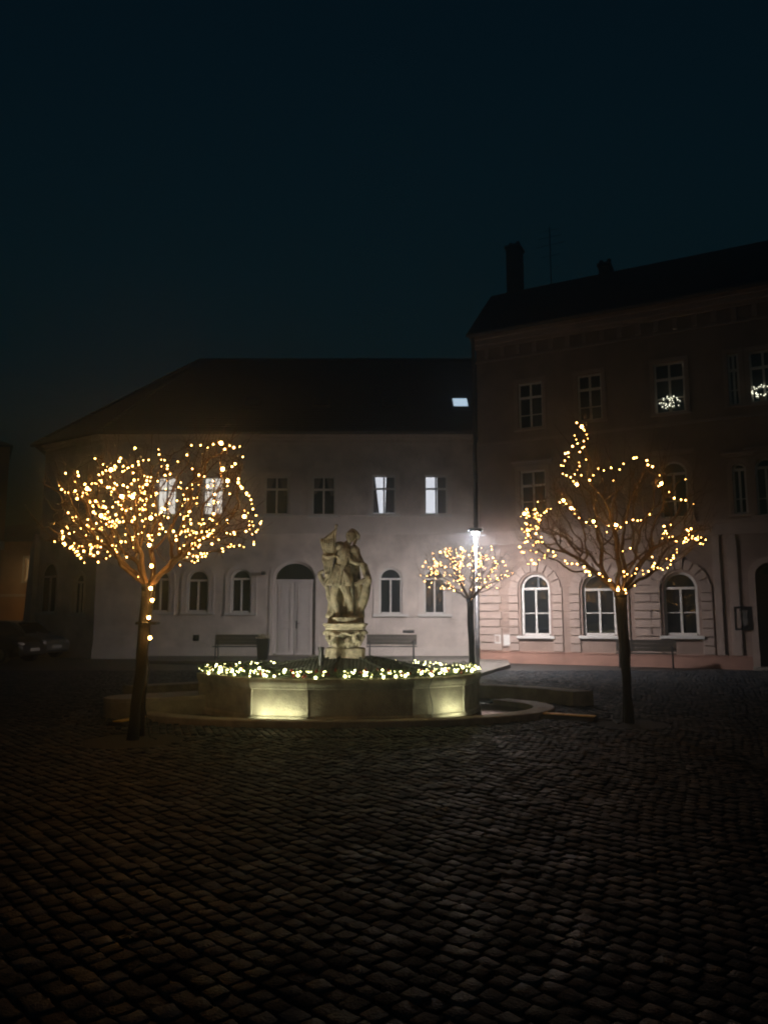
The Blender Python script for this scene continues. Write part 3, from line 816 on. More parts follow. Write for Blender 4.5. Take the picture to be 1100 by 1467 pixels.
# shallow corner strips between the panels
pl = plan(.002)
for i in (0, 1, 2, 3, 4, 5):
    q = MB()
    p = pl[i]; d = (p - FC).normalized(); t = Vector((-d.y, d.x, 0))
    nrm = d
    q.box(p + Vector((0, 0, .30)) - d * .012, (.05, .04, .40), t, nrm, .008)
    q.build('corner_strip', M['basin'], fo)
PDX, PDY = dep(495, 930, 13.6).x, 13.6; YS = 13.6
n = len(ANG)
rim = plan(-.26)
b = MB(); top = Vector((PDX, PDY, .93))
vs = [Vector((p.x, p.y, .60)) for p in rim] + [Vector((PDX + (p.x - FC.x) * .2, PDY + (p.y - FC.y) * .2, .92)) for p in rim]
b.add(vs, [(k, (k + 1) % n, n + (k + 1) % n, n + k) for k in range(n)] + [tuple(range(n, 2 * n))])
cv = b.build('winter_cover', M['cover'], fo)
b = MB()
for k in range(n):
    b.tube([vs[k] + Vector((0, 0, .01)), vs[n + k] + Vector((0, 0, .012))], .022, 5)
b.build('batten', M['cover'], cv)

# ring kerb round the fountain and the wet floor inside it
def ell(t, a, b_): return Vector((KC.x + a * math.cos(t), KC.y + b_ * math.sin(t), 0))
kb = MB(); N_ = 60; T0, T1 = R(-196), R(33)
prof = [(0, -.03), (0, .075), (-.015, .09), (-.36, .09), (-.37, .08), (-.37, -.03)]
vs = []; fs = []; P_ = len(prof)
for i in range(N_ + 1):
    t = T0 + (T1 - T0) * i / N_
    for o, z in prof:
        k_ = 1 - .42 * max(0, math.sin(-t)) ** 2
        p = ell(t, KA + o, KB + o * k_); vs.append((p.x, p.y, z))
for i in range(N_):
    for j in range(P_ - 1): fs.append((i * P_ + j, (i + 1) * P_ + j, (i + 1) * P_ + j + 1, i * P_ + j + 1))
fs += [tuple(range(P_)), tuple(N_ * P_ + j for j in range(P_ - 1, -1, -1))]
kb.add(vs, fs)
tag(kb.build('ring_kerb', M['curb'], smooth=False), 'low oval granite kerb lying on the cobbles around the fountain basin', 'kerb')
b = MB(); b.add([(KC.x, KC.y, -.008)] + [(KC.x + 3.4 * math.cos(k * math.pi / 20), KC.y + 1.85 * math.sin(k * math.pi / 20), -.008) for k in range(40)], [(0, 1 + k, 1 + (k + 1) % 40) for k in range(40)])
tag(b.build('water', M['water']), kind='structure')

# stone benches around
def arc_block(name, label, a, b_, w, t0, t1, z1, seams, root_rise=0):
    q = MB(); n_ = 28; root = empty(name, (KC.x + a * math.cos(t1), KC.y + b_ * math.sin(t1), 0), label, 'stone bench', None)
    def blk(ta, tb):
        q = MB(); m_ = 8; vs = []
        for i in range(m_ + 1):
            t = ta + (tb - ta) * i / m_
            for r_, z in ((0, -.03), (0, z1 - .015), (.015, z1), (w - .015, z1), (w, z1 - .015), (w, -.03)):
                vs.append((KC.x + (a + r_) * math.cos(t), KC.y + (b_ + r_) * math.sin(t), z))
        fs = [(i * 6 + j, (i + 1) * 6 + j, (i + 1) * 6 + j + 1, i * 6 + j + 1) for i in range(m_) for j in range(5)]
        fs += [tuple(range(6)), tuple(m_ * 6 + j for j in range(5, -1, -1))]
        q.add(vs, fs); return q
    for i in range(seams):
        ta = t0 + (t1 - t0) * i / seams; tb = t0 + (t1 - t0) * (i + 1) / seams - .002
        blk(ta, tb).build('stone_block', M['block'], root)
arc_block('curved_stone_bench', 'low curved stone bench with a square end, between fountain and straight dark trunk', 4.42, 2.72, .42, R(16), R(82), .25, 4)
arc_block('curved_stone_bench', 'low curved stone bench behind the rounded stone seat', 4.42, 2.72, .42, R(100), R(152), .30, 3)
sb = empty('stone_seat', gnd(215, 1026), 'dark stone seat with a rounded end behind the leaning tree trunk', 'stone seat')
q = MB(); pts = []
A = gnd(206, 1028); B_ = gnd(300, 1022); dx = (B_ - A).normalized(); pn = Vector((-dx.y, dx.x, 0)); hw_ = .42
ctr = A + pn * hw_
for k in range(13):
    t = math.pi * .5 + math.pi * k / 12
    pts.append(ctr + dx * math.cos(t) * .55 + pn * math.sin(t) * hw_)
lp = pts + [B_, B_ + pn * hw_ * 2]
sb.location = ctr
q.prism([(p.x, p.y) for p in lp], -.03, .24); q.build('base', M['block'], sb)
q = MB(); cc = sum(lp, Vector()) / len(lp)
q.prism([(p.x + (p.x - cc.x) * .02, p.y + (p.y - cc.y) * .03) for p in lp], .243, .30); q.build('seat_slab', M['curb'], sb)

# ------------------------------------------------------------------ floodlights in the trough
pl = plan(0)
def flood(i, label, f=.86, sh=0.):
    p, r_ = pl[i], pl[i + 1]; m_ = (p + r_) / 2; d = (r_ - p).normalized(); nn = Vector((d.y, -d.x, 0)); L_ = (r_ - p).length
    pos = m_ + nn * .155 + d * sh * L_; L_ *= f / .86
    root = empty('floodlight', (pos.x, pos.y, 0), label, 'floodlight', 'floodlights in the fountain trough')
    q = MB(); q.box((pos.x, pos.y, .012), (L_ * .86, .09, .05), d, nn, .008); q.build('housing', M['iron'], root)
    q = MB(); c_ = Vector((pos.x, pos.y, .041)) - nn * .005
    q.box(c_, (L_ * .80, .06, .006), d, nn); q.build('lens', M['flood'], root)
    q = MB()
    for s_ in (-1, 1): q.box(Vector((pos.x, pos.y, -.01)) + d * s_ * L_ * .36 - nn * .0, (.03, .12, .02), d, nn)
    q.build('bracket', M['iron'], root)
flood(1, 'floodlight washing the short basin panel nearest the stone seat')
flood(3, 'floodlight washing the basin panel with the hanging cable', .42, .2)
q = MB()
pa, pb = pl[3], pl[4]; d = (pb - pa).normalized(); nn = Vector((d.y, -d.x, 0))
cpts = [pa + d * (.30 + .04 * math.sin(z * 9)) + nn * (.10 if z > .55 else .045) + Vector((0, 0, z)) for z in (.70, .62, .52, .42, .32, .22, .12, .03)]
cpts += [pa + d * .42 + nn * .05 + Vector((0, 0, .02)), pa + d * .5 + nn * .12 + Vector((0, 0, .0))]
q.tube(cpts, .008, 5); tag(q.build('power_cable', M['cable']), 'thin black cable hanging down the floodlit basin panel', 'cable')

# ------------------------------------------------------------------ light strings
_bulb_mesh = {}
def bulb_mesh(key, r):
    if (key, r) not in _bulb_mesh:
        q = MB(); q.ball((0, 0, 0), r, 6, 4)
        me = bpy.data.meshes.new('bulb'); me.from_pydata(q.v, [], q.f); me.materials.append(M[key])
        for p in me.polygons: p.use_smooth = True
        _bulb_mesh[(key, r)] = me
    return _bulb_mesh[(key, r)]
def bulbs(root, pts, key, r, big=(), bigkey='bulb_big', bigr=.02):
    pts = sorted(pts, key=lambda p: p[1]); rs = random.Random(len(pts))
    room = 100 - len(big)
    for p in big:
        o = bpy.data.objects.new('bulb', bulb_mesh(bigkey, bigr)); COL.objects.link(o); o.parent = root; o.location = Vector(p) - root.location
    for p in pts[:room]:
        o = bpy.data.objects.new('bulb', bulb_mesh(key, r * rs.choice((.6, .75, .9, 1, 1, 1.2, 1.6)))); COL.objects.link(o); o.parent = root; o.location = Vector(p) - root.location
    if len(pts) > room:
        q = MB()
        for p in pts[room:]: q.ball(p, r * rs.choice((.6, .75, .9, 1, 1, 1.2, 1.6)), 6, 4)
        o = q.build('bulb', M[key], root, recalc=False); o['kind'] = 'stuff'
def wires(root, pts, r=.0035, link=.45):
    pts = [Vector(p) for p in pts]; q = MB(); left = pts[:]
    if not left: return
    cur = left.pop(0); run = [cur]
    while left:
        j = min(range(len(left)), key=lambda k: (left[k] - cur).length_squared)
        nx = left.pop(j)
        if (nx - cur).length > link:
            if len(run) > 1: q.tube(run, r, 3, False)
            run = [nx]
        else:
            run.append((run[-1] + nx) / 2 + Vector((0, 0, -.012))); run.append(nx)
        cur = nx
    if len(run) > 1: q.tube(run, r, 3, False)
    q.build('wire', M['cable'], root, recalc=False)

# garland on the basin rim
gl = empty('fir_garland', FC + Vector((0, 0, .66)), 'fir garland with pale fairy lights and red baubles lying round the fountain rim', 'garland')
rimo = plan(-.06)
peri = []
for k in range(n):
    a, b_ = rimo[k], rimo[(k + 1) % n]; L_ = (b_ - a).length; m_ = max(2, int(L_ / .02))
    for i in range(m_): peri.append(a + (b_ - a) * i / m_)
q = MB(); ns = len(peri)
for i in range(0, ns):
    p = peri[i]; nx = peri[(i + 1) % ns]; t = (nx - p)
    if t.length < 1e-6: continue
    t.normalize(); o_ = Vector((t.y, -t.x, 0))
    front = p.y < FC.y + .6
    for k in range(12 if front else 6):
        th = rnd.uniform(-.5, math.pi + .9); rr = abs(rnd.gauss(.035, .03))
        base = p + t * rnd.uniform(-.02, .02) + o_ * rr * math.cos(th) + Vector((0, 0, .715 + .7 * rr * math.sin(th)))
        d = (o_ * math.cos(th) * rnd.uniform(.5, 1.2) + Vector((0, 0, math.sin(th) * rnd.uniform(.4, 1.1))) + t * rnd.uniform(-1.2, 1.2)).normalized()
        L_ = rnd.uniform(.045, .10); s_ = d.cross(Vector((rnd.gauss(0, 1), rnd.gauss(0, 1), rnd.gauss(0, 1)))).normalized() * .0065
        q.add([base - s_, base + s_, base + d * L_ + s_ * .2, base + d * L_ - s_ * .2], [(0, 1, 2, 3)])
        if k % 2 == 0:
            for e_ in (-1, 1):
                bb = base + d * L_ * .45; d2 = (d + s_.normalized() * e_ * .8).normalized() * L_ * .5
                s2 = s_ * .7
                q.add([bb - s2, bb + s2, bb + d2 + s2 * .2, bb + d2 - s2 * .2], [(0, 1, 2, 3)])
q.build('foliage', M['fir'], gl, recalc=False)
# bulbs: gathered in bunches along the garland
gp = []; big = []
for i in range(540):
    p = peri[rnd.randrange(ns)]
    if p.y > FC.y + .2 and rnd.random() < .45: continue
    c_ = math.sin(p.x * 9.0) + .6 * math.sin(p.x * 21 + 1)
    if rnd.random() > .62 + .30 * c_: continue
    dd = p - FC; dd.normalize()
    th = rnd.uniform(-.35, 2.6); rr = rnd.uniform(.055, .095)
    gp.append(p + dd * rr * math.cos(th) + Vector((0, 0, .715 + rr * .85 * math.sin(th))))
for x, y in ((377, 948), (385, 961), (563, 963), (575, 962), (307, 966), (340, 957), (630, 955), (668, 961), (494, 962), (412, 950), (322, 962), (352, 952), (398, 962), (430, 960), (455, 964), (520, 960), (545, 964), (598, 958), (612, 963), (645, 957), (655, 950), (680, 958)):
    best = min(peri, key=lambda p: (proj((p.x, p.y, .72))[0] - x) ** 2 + (0 if p.y < FC.y else 400))
    dd = (best - FC).normalized(); big.append(best + dd * .09 + Vector((0, 0, .72 + (960 - y) * .008)))
for x in (377, 565):  # two spotlights added behind the garland to brighten the statue
    best = min(peri, key=lambda p: (proj((p.x, p.y, .72))[0] - x) ** 2 + (0 if p.y < FC.y else 400)); dd = (best - FC).normalized()
    c_ = best - dd * .10 + Vector((0, 0, .76)); ax = (Vector((PDX, YS, 2.1)) - c_).normalized()
    sp = empty('added_statue_spot', (c_.x, c_.y, .66), 'added small spotlight behind the garland aimed at the statue, ' + ('on the stone seat side' if x < 500 else 'on the street lamp side'), 'spotlight', 'added spotlights on the fountain rim')
    q = MB(); q.tube([c_ - ax * .06, c_ - ax * .02, c_ + ax * .05], [.022, .04, .045], 12, False); q.tube([c_ - ax * .061, c_ - ax * .055], .022, 12); q.tube([c_ - ax * .03, (c_.x, c_.y, .64)], .012, 6); q.build('housing', M['iron'], sp)
    q = MB(); q.tube([c_ + ax * .02, c_ + ax * .024], .038, 12); q.build('lens', M['added_spot' if x < 500 else 'fill_spot'], sp)
bulbs(gl, gp, 'bulb_fir', .0072, big, 'bulb_fir', .018)
wires(gl, gp, .003, .6)
for i in range(26):
    x = rnd.uniform(295, 682)
    best = min(peri, key=lambda p: (proj((p.x, p.y, .72))[0] - x) ** 2 + (0 if p.y < FC.y else 400)); dd = (best - FC).normalized()
    th = rnd.uniform(-.3, 1.6)
    q = MB(); c_ = best + dd * .075 * math.cos(th) + Vector((0, 0, .715 + .08 * math.sin(th))); q.ball(c_, .027, 12, 8); q.tube([c_ + Vector((0, 0, .024)), c_ + Vector((0, 0, .036))], .007, 6)
    q.build('bauble', M['bauble'], gl, smooth=True)

# ------------------------------------------------------------------ pedestal and statue
YS = 13.6
def S(cx, cy, dy=0.): return dep(430 + cx * .15, 730 + cy * .15, YS + dy)
def W(px): return px * .15 * (YS * CP) / F          # crop pixels to metres
ped = empty('pedestal', Vector((PDX, YS, .9)), 'carved baroque stone pedestal with scrolls, rising from the fountain and carrying the statue', 'pedestal')
def zc(cy): return S(430, cy).z
def sqlofts(prof, name, m, parent, dk=.8):
    b = MB(); vs = []; fs = []
    for (hw, z, cut) in prof:
        hd = hw * dk; c_ = cut
        for (sx, sy) in ((-1 + c_, -1), (1 - c_, -1), (1, -1 + c_), (1, 1 - c_), (1 - c_, 1), (-1 + c_, 1), (-1, 1 - c_), (-1, -1 + c_)):
            vs.append((PDX + hw * sx, YS + hd * sy, z))
    k_ = len(prof)
    for i in range(k_ - 1):
        for j in range(8): fs.append((i * 8 + j, i * 8 + (j + 1) % 8, (i + 1) * 8 + (j + 1) % 8, (i + 1) * 8 + j))
    fs += [tuple(range(7, -1, -1)), tuple((k_ - 1) * 8 + j for j in range(8))]
    b.add(vs, fs); return b.build(name, m, parent)
cxp = 430
sqlofts([(W(185), .55, .15), (W(185), zc(1335), .15), (W(178), zc(1322), .15), (W(150), zc(1318), .15)], 'base', M['stone'], ped)
sqlofts([(W(128), zc(1345), .2), (W(124), zc(1290), .2), (W(150), zc(1230), .22), (W(165), zc(1190), .22), (W(175), zc(1160), .22), (W(150), zc(1146), .2)], 'shaft', M['stone'], ped)
sqlofts([(W(170), zc(1150), .12), (W(185), zc(1140), .12), (W(188), zc(1120), .12), (W(205), zc(1105), .12), (W(208), zc(1090), .12), (W(180), zc(1084), .12)], 'cap_moulding', M['stone'], ped)
def remesh(o, vox=.010, sm=2):
    m_ = o.modifiers.new('remesh', 'REMESH'); m_.mode = 'VOXEL'; m_.voxel_size = vox; m_.use_smooth_shade = True
    s_ = o.modifiers.new('smooth', 'SMOOTH'); s_.iterations = max(1, sm - 1); s_.factor = .5
    return o
# scrolls, cherub heads and swags of the capital
q = MB()
for sx in (-1, 1):
    for dy in (-1, 1):
        c_ = Vector((PDX + sx * W(170), YS + dy * W(125), zc(1190)))
        pts = [c_ + Vector((sx * W(28) * math.cos(t) * (1 - t / 9), 0, W(34) * math.sin(t) * (1 - t / 9))) for t in [k * .55 for k in range(14)]]
        q.tube(pts, [W(17) * (1 - k / 22) for k in range(14)], 6)
        q.tube([c_ + Vector((0, 0, -W(20))), c_ + Vector((-sx * W(25), 0, -W(70))), c_ + Vector((-sx * W(38), 0, -W(115)))], [W(22), W(17), W(8)], 7)
for ax in (-105, -38, 35, 100):
    c_ = Vector((PDX + W(ax), YS - W(150), zc(1232 if abs(ax) > 60 else 1255)))
    q.ball(c_, (W(32), W(26), W(36)), 10, 8); q.ball(c_ + Vector((0, -W(24), -W(6))), W(9), 6, 5)
    for k in (-1, 1): q.ball(c_ + Vector((k * W(30), W(6), -W(22))), (W(28), W(12), W(16)), 8, 6)
for k in range(12):
    t = k / 11; q.ball(Vector((PDX + W(-130 + 260 * t), YS - W(158), zc(1175 + 26 * math.sin(math.pi * t * 2) ** 2))), W(17), 7, 5)
for k in range(16): q.ball(Vector((PDX + W(rnd.uniform(-115, 115)), YS - W(135 - 10), zc(rnd.uniform(1270, 1312)))), W(rnd.uniform(13, 22)), 7, 5)
remesh(q.build('carving', M['stone'], ped), .009, 3)
q = MB(); p = Vector((dep(460, 935, YS - .55).x, YS - .55, 0)); zt = dep(460, 927, YS - .55).z
q.lathe((p.x, p.y, .62), [(.045, 0), (.05, .06), (.042, .1), (.042, zt - .68), (.052, zt - .66), (.05, zt - .62)], 12)
tag(q.build('water_spout', M['iron']), 'short dark post standing on the fountain cover beside the pedestal', 'post')

st = empty('statue', Vector((PDX, YS, zc(1085))), 'weathered sandstone statue of a soldier saint in tunic and cloak, holding a furled banner', 'statue')
q = MB()
sl_pts = [(PDX + W(172) * math.cos(t) * (1 + .05 * math.sin(5 * t)), YS + W(140) * math.sin(t) * (1 + .05 * math.cos(3 * t))) for t in [k * math.pi / 14 for k in range(28)]]
q.prism(sl_pts, zc(1086), zc(1032)); q.build('plinth_slab', M['stone'], st)
def chain(q, pts, n_=8):
    """pts: (cx, cy, depth, radius in crop pixels); smooth limb through them"""
    P0 = [S(a, b_, d) for a, b_, d, r_ in pts]; R0 = [W(r_) for a, b_, d, r_ in pts]
    PP = []; RR = []
    for i in range(len(P0) - 1):
        a = P0[max(0, i - 1)]; b_ = P0[i]; c_ = P0[i + 1]; d = P0[min(len(P0) - 1, i + 2)]
        for k in range(4):
            t = k / 4
            PP.append(.5 * ((2 * b_) + (c_ - a) * t + (2 * a - 5 * b_ + 4 * c_ - d) * t * t + (3 * b_ - a - 3 * c_ + d) * t ** 3))
            RR.append(R0[i] + (R0[i + 1] - R0[i]) * (t * t * (3 - 2 * t)))
    PP.append(P0[-1]); RR.append(R0[-1])
    q.tube(PP, RR, n_); q.ball(PP[0], RR[0] * .98, n_, 6); q.ball(PP[-1], RR[-1] * .98, n_, 6)
def blob(q, cx, cy, d, rx, ry, rz, tilt=0.):
    q.ball(S(cx, cy, d), (W(rx), W(ry), W(rz)), 12, 9, Matrix.Rotation(tilt, 3, 'Y'))
q = MB()
# torso leaning, chest, belly, pelvis
chain(q, [(415, 690, 0, 72), (408, 600, -.01, 66), (405, 520, -.02, 60), (415, 440, -.03, 72), (430, 380, -.02, 66), (448, 330, -.02, 34)], 12)
blob(q, 380, 360, -.01, 56, 62, 58); blob(q, 515, 385, -.02, 44, 50, 50); blob(q, 400, 440, -.07, 46, 34, 44); blob(q, 455, 440, -.07, 42, 34, 42)
# neck, head, face turned down to the viewer's right
chain(q, [(450, 345, -.02, 30), (468, 305, -.03, 26)])
blob(q, 485, 262, -.04, 42, 47, 52, .22); blob(q, 480, 292, -.075, 25, 24, 24, .2)
q.ball(S(481, 275, -.105), (W(8), W(11), W(13)), 8, 6)
for k in (-1, 1): q.ball(S(480 + 19 * k, 262, -.083), (W(9), W(8), W(6)), 6, 5)
q.ball(S(478, 297, -.10), (W(11), W(6), W(4)), 6, 5)
blob(q, 447, 268, -.03, 12, 10, 16); blob(q, 525, 270, -.03, 11, 10, 16)
# standing leg and forward leg
chain(q, [(345, 690, .02, 50), (328, 780, .02, 44), (322, 850, .0, 33), (338, 910, .01, 36), (352, 970, .02, 25), (358, 1010, .01, 24)])
chain(q, [(358, 1018, .0, 24), (350, 1026, -.07, 20), (345, 1030, -.12, 13)])
chain(q, [(420, 690, -.03, 56), (435, 760, -.07, 48), (452, 815, -.10, 37), (474, 880, -.08, 40), (484, 945, -.07, 30), (492, 1000, -.07, 23), (497, 1012, -.08, 24)])
chain(q, [(497, 1020, -.08, 23), (512, 1026, -.13, 19), (520, 1031, -.18, 12)])
# arms
chain(q, [(365, 350, -.02, 46), (318, 410, -.05, 34), (292, 455, -.08, 29), (270, 520, -.10, 24), (262, 565, -.11, 20)])
chain(q, [(262, 570, -.11, 21), (256, 598, -.12, 18)])
for k in range(4): chain(q, [(244 + 9 * k, 596, -.13, 7), (240 + 9 * k, 614, -.15, 6.5), (243 + 8 * k, 626 - 2 * k, -.13, 6)])
chain(q, [(275, 585, -.13, 7), (284, 600, -.15, 6)])
chain(q, [(530, 390, -.02, 42), (552, 450, -.05, 34), (586, 515, -.08, 30), (604, 560, -.08, 25), (612, 610, -.09, 20)])
chain(q, [(614, 618, -.09, 20), (628, 640, -.10, 18)])
for k in range(4): chain(q, [(622 + 8 * k, 640 - 3 * k, -.12, 7), (632 + 8 * k, 655 - 3 * k, -.135, 6.5), (636 + 7 * k, 668 - 3 * k, -.12, 6)])
chain(q, [(612, 632, -.12, 7), (610, 650, -.13, 6)])
remesh(q.build('body', M['stone'], st), .0085, 3)
# hair and helmet with plume
q = MB(); blob(q, 487, 236, -.025, 48, 50, 36, .2); blob(q, 505, 255, .0, 40, 44, 46)
chain(q, [(470, 222, -.02, 18), (495, 200, -.02, 22), (530, 222, -.01, 24), (552, 250, .0, 20), (558, 280, .01, 12)])
chain(q, [(440, 250, -.06, 8), (480, 238, -.09, 10), (520, 250, -.07, 9)])
chain(q, [(530, 290, .0, 16), (520, 320, .0, 15), (505, 345, .0, 11)])
remesh(q.build('hair', M['stone'], st), .0085, 2)
# tunic with folds and scalloped hem
q = MB()
for k in range(26):
    t = k / 25; a = -math.pi * .08 + math.pi * 1.16 * t
    ca, sa = math.cos(a), math.sin(a)
    top_ = (405 - 62 * ca, 530, -.02 - .085 * sa, 13)
    mid = (388 - 92 * ca, 615, -.02 - .115 * sa - .012 * (k % 2), 14 + 4 * (k % 2))
    hem = (368 - 122 * ca, 705 + 8 * (k % 2), -.01 - .13 * sa - .03 * (k % 2), 13 + 5 * (k % 2))
    chain(q, [top_, mid, hem], 6)
chain(q, [(338, 530, -.04, 16), (400, 546, -.12, 18), (468, 530, -.05, 16)])
chain(q, [(325, 430, -.05, 16), (370, 455, -.11, 17), (430, 440, -.12, 17), (480, 460, -.09, 15)])
chain(q, [(480, 465, -.09, 18), (500, 495, -.11, 20), (550, 515, -.12, 22), (595, 515, -.10, 22), (620, 530, -.07, 18)])
chain(q, [(470, 440, -.10, 12), (420, 500, -.13, 13), (350, 620, -.15, 13), (300, 690, -.15, 12)])
chain(q, [(450, 480, -.11, 11), (410, 570, -.15, 12), (380, 660, -.17, 12)])
chain(q, [(430, 600, -.14, 24), (450, 650, -.15, 30), (455, 690, -.15, 26)])
remesh(q.build('tunic', M['stone'], st), .0085, 2)
# cloak falling behind, with the tree stump that carries it
q = MB()
for k in range(16):
    t = k / 15
    xb = 285 + 290 * t
    chain(q, [(360 + 170 * t, 380, .07, 20), (330 + 215 * t, 560, .11, 20 + 5 * (k % 2)), (300 + 270 * t, 780, .13, 20 + 7 * (k % 2)), (270 + 320 * t, 1020, .13, 22 + 8 * (k % 2))], 6)
chain(q, [(620, 530, -.05, 22), (636, 590, -.02, 24), (648, 650, -.02, 30), (640, 720, .0, 36), (625, 800, .01, 44), (600, 890, .02, 44), (575, 960, .02, 36), (580, 1022, .0, 40)], 10)
chain(q, [(490, 705, .02, 18), (530, 720, -.02, 20), (580, 690, -.04, 24), (640, 665, -.04, 26)], 8)
chain(q, [(655, 640, -.05, 22), (660, 690, -.06, 24), (640, 710, -.06, 18)], 8)
chain(q, [(560, 730, .02, 40), (550, 830, .03, 42), (545, 930, .03, 36), (560, 1022, .02, 44)], 9)
chain(q, [(520, 760, .02, 18), (540, 900, .0, 16), (545, 1015, .0, 18)], 6)
chain(q, [(258, 640, -.08, 20), (228, 690, -.06, 22), (195, 650, -.06, 24), (190, 610, -.05, 22), (215, 590, -.05, 17)], 8)
chain(q, [(200, 660, -.05, 20), (240, 715, -.03, 24), (262, 760, .0, 20), (262, 830, .02, 16), (290, 890, .04, 18), (300, 960, .05, 24), (268, 1015, .02, 30)], 8)
chain(q, [(255, 760, .0, 12), (290, 860, .02, 14), (320, 960, .03, 18), (310, 1020, .02, 24)], 8)
remesh(q.build('cloak', M['stone'], st), .0095, 2)
# banner on its pole
q = MB(); q.tube([S(345, 150, -.12), S(318, 420, -.12), S(300, 560, -.13)], W(9), 8); q.ball(S(346, 155, -.12), (W(15), W(15), W(17)), 10, 8)
q.tube([S(300, 560, -.13), S(270, 700, -.13)], W(8), 8)
pole = q.build('banner_pole', M['stone'], st)
q = MB()
for k in range(11):
    t = k / 10
    chain(q, [(340 - 14 * t, 190 + 20 * t, -.11, 13), (318 - 75 * t, 230 + 45 * t, -.10 - .03 * (k % 2), 14), (310 - 100 * t, 330 - 15 * t, -.10 - .04 * ((k + 1) % 2), 15), (308 - 62 * t, 425, -.10, 13)], 6)
chain(q, [(202, 290, -.09, 16), (214, 350, -.11, 16), (246, 420, -.11, 16), (300, 440, -.12, 15)])
for k in range(6):
    t = k / 5
    chain(q, [(228 + 82 * t, 445, -.10, 16), (222 + 90 * t, 480 + 10 * math.sin(k), -.12, 16), (240 + 40 * t, 545, -.13, 15), (250 + 14 * t, 650, -.10, 14)], 6)
chain(q, [(225, 440, -.11, 17), (270, 452, -.14, 18), (325, 440, -.12, 17)])
chain(q, [(250, 560, -.12, 14), (255, 640, -.11, 12), (232, 700, -.10, 10)])
remesh(q.build('banner', M['stone'], st), .0085, 2)
# ------------------------------------------------------------------ trees
def grow(root, fork, crown, attract, seed, step=.06, kill=.105, infl=.75, lean=None):
    """space colonisation: returns nodes, parents"""
    rs = np.random.RandomState(seed)
    nodes = [np.array(root)]; par = [-1]
    nst = 9
    for k in range(1, nst + 1):
        t = k / nst
        p = np.array(root) * (1 - t) + np.array(fork) * t + (rs.normal(0, .006, 3) if k < nst else 0)
        nodes.append(p); par.append(len(nodes) - 2)
    trunk_n = len(nodes)
    A = np.array(attract)
    # starter limbs
    nl = 8
    for k in range(nl):
        a = 2 * math.pi * k / nl + rs.uniform(-.3, .3); d = np.array([math.cos(a) * .85, math.sin(a) * .85, .75 + rs.uniform(-.2, .4)]); d /= np.linalg.norm(d)
        p = nodes[trunk_n - 1]; pi = trunk_n - 1
        for j in range(3):
            p = p + d * step; nodes.append(p); par.append(pi); pi = len(nodes) - 1
    for it in range(70):
        if not len(A): break
        Nn = np.array(nodes[trunk_n - 1:])
        D = ((A[:, None, :] - Nn[None]) ** 2).sum(-1)
        j = D.argmin(1); dm = np.sqrt(D[np.arange(len(A)), j])
        act = dm < (infl if it > 3 else 2.0)
        if not act.any(): break
        dirs = {}
        for ai in np.nonzero(act)[0]:
            d = A[ai] - Nn[j[ai]]; d = d / (np.linalg.norm(d) + 1e-9)
            dirs[j[ai]] = dirs.get(j[ai], 0) + d
        added = False
        for nj, d in dirs.items():
            ln = np.linalg.norm(d)
            if ln < .15: continue
            d = d / ln + rs.normal(0, .30, 3); d /= np.linalg.norm(d)
            p = Nn[nj] + d * step
            nodes.append(p); par.append(nj + trunk_n - 1); added = True
        Nn2 = np.array(nodes[-len(dirs):]) if added else Nn
        D2 = ((A[:, None, :] - Nn2[None]) ** 2).sum(-1).min(1)
        A = A[D2 > kill * kill]
        if not added: break
    return nodes, par, trunk_n

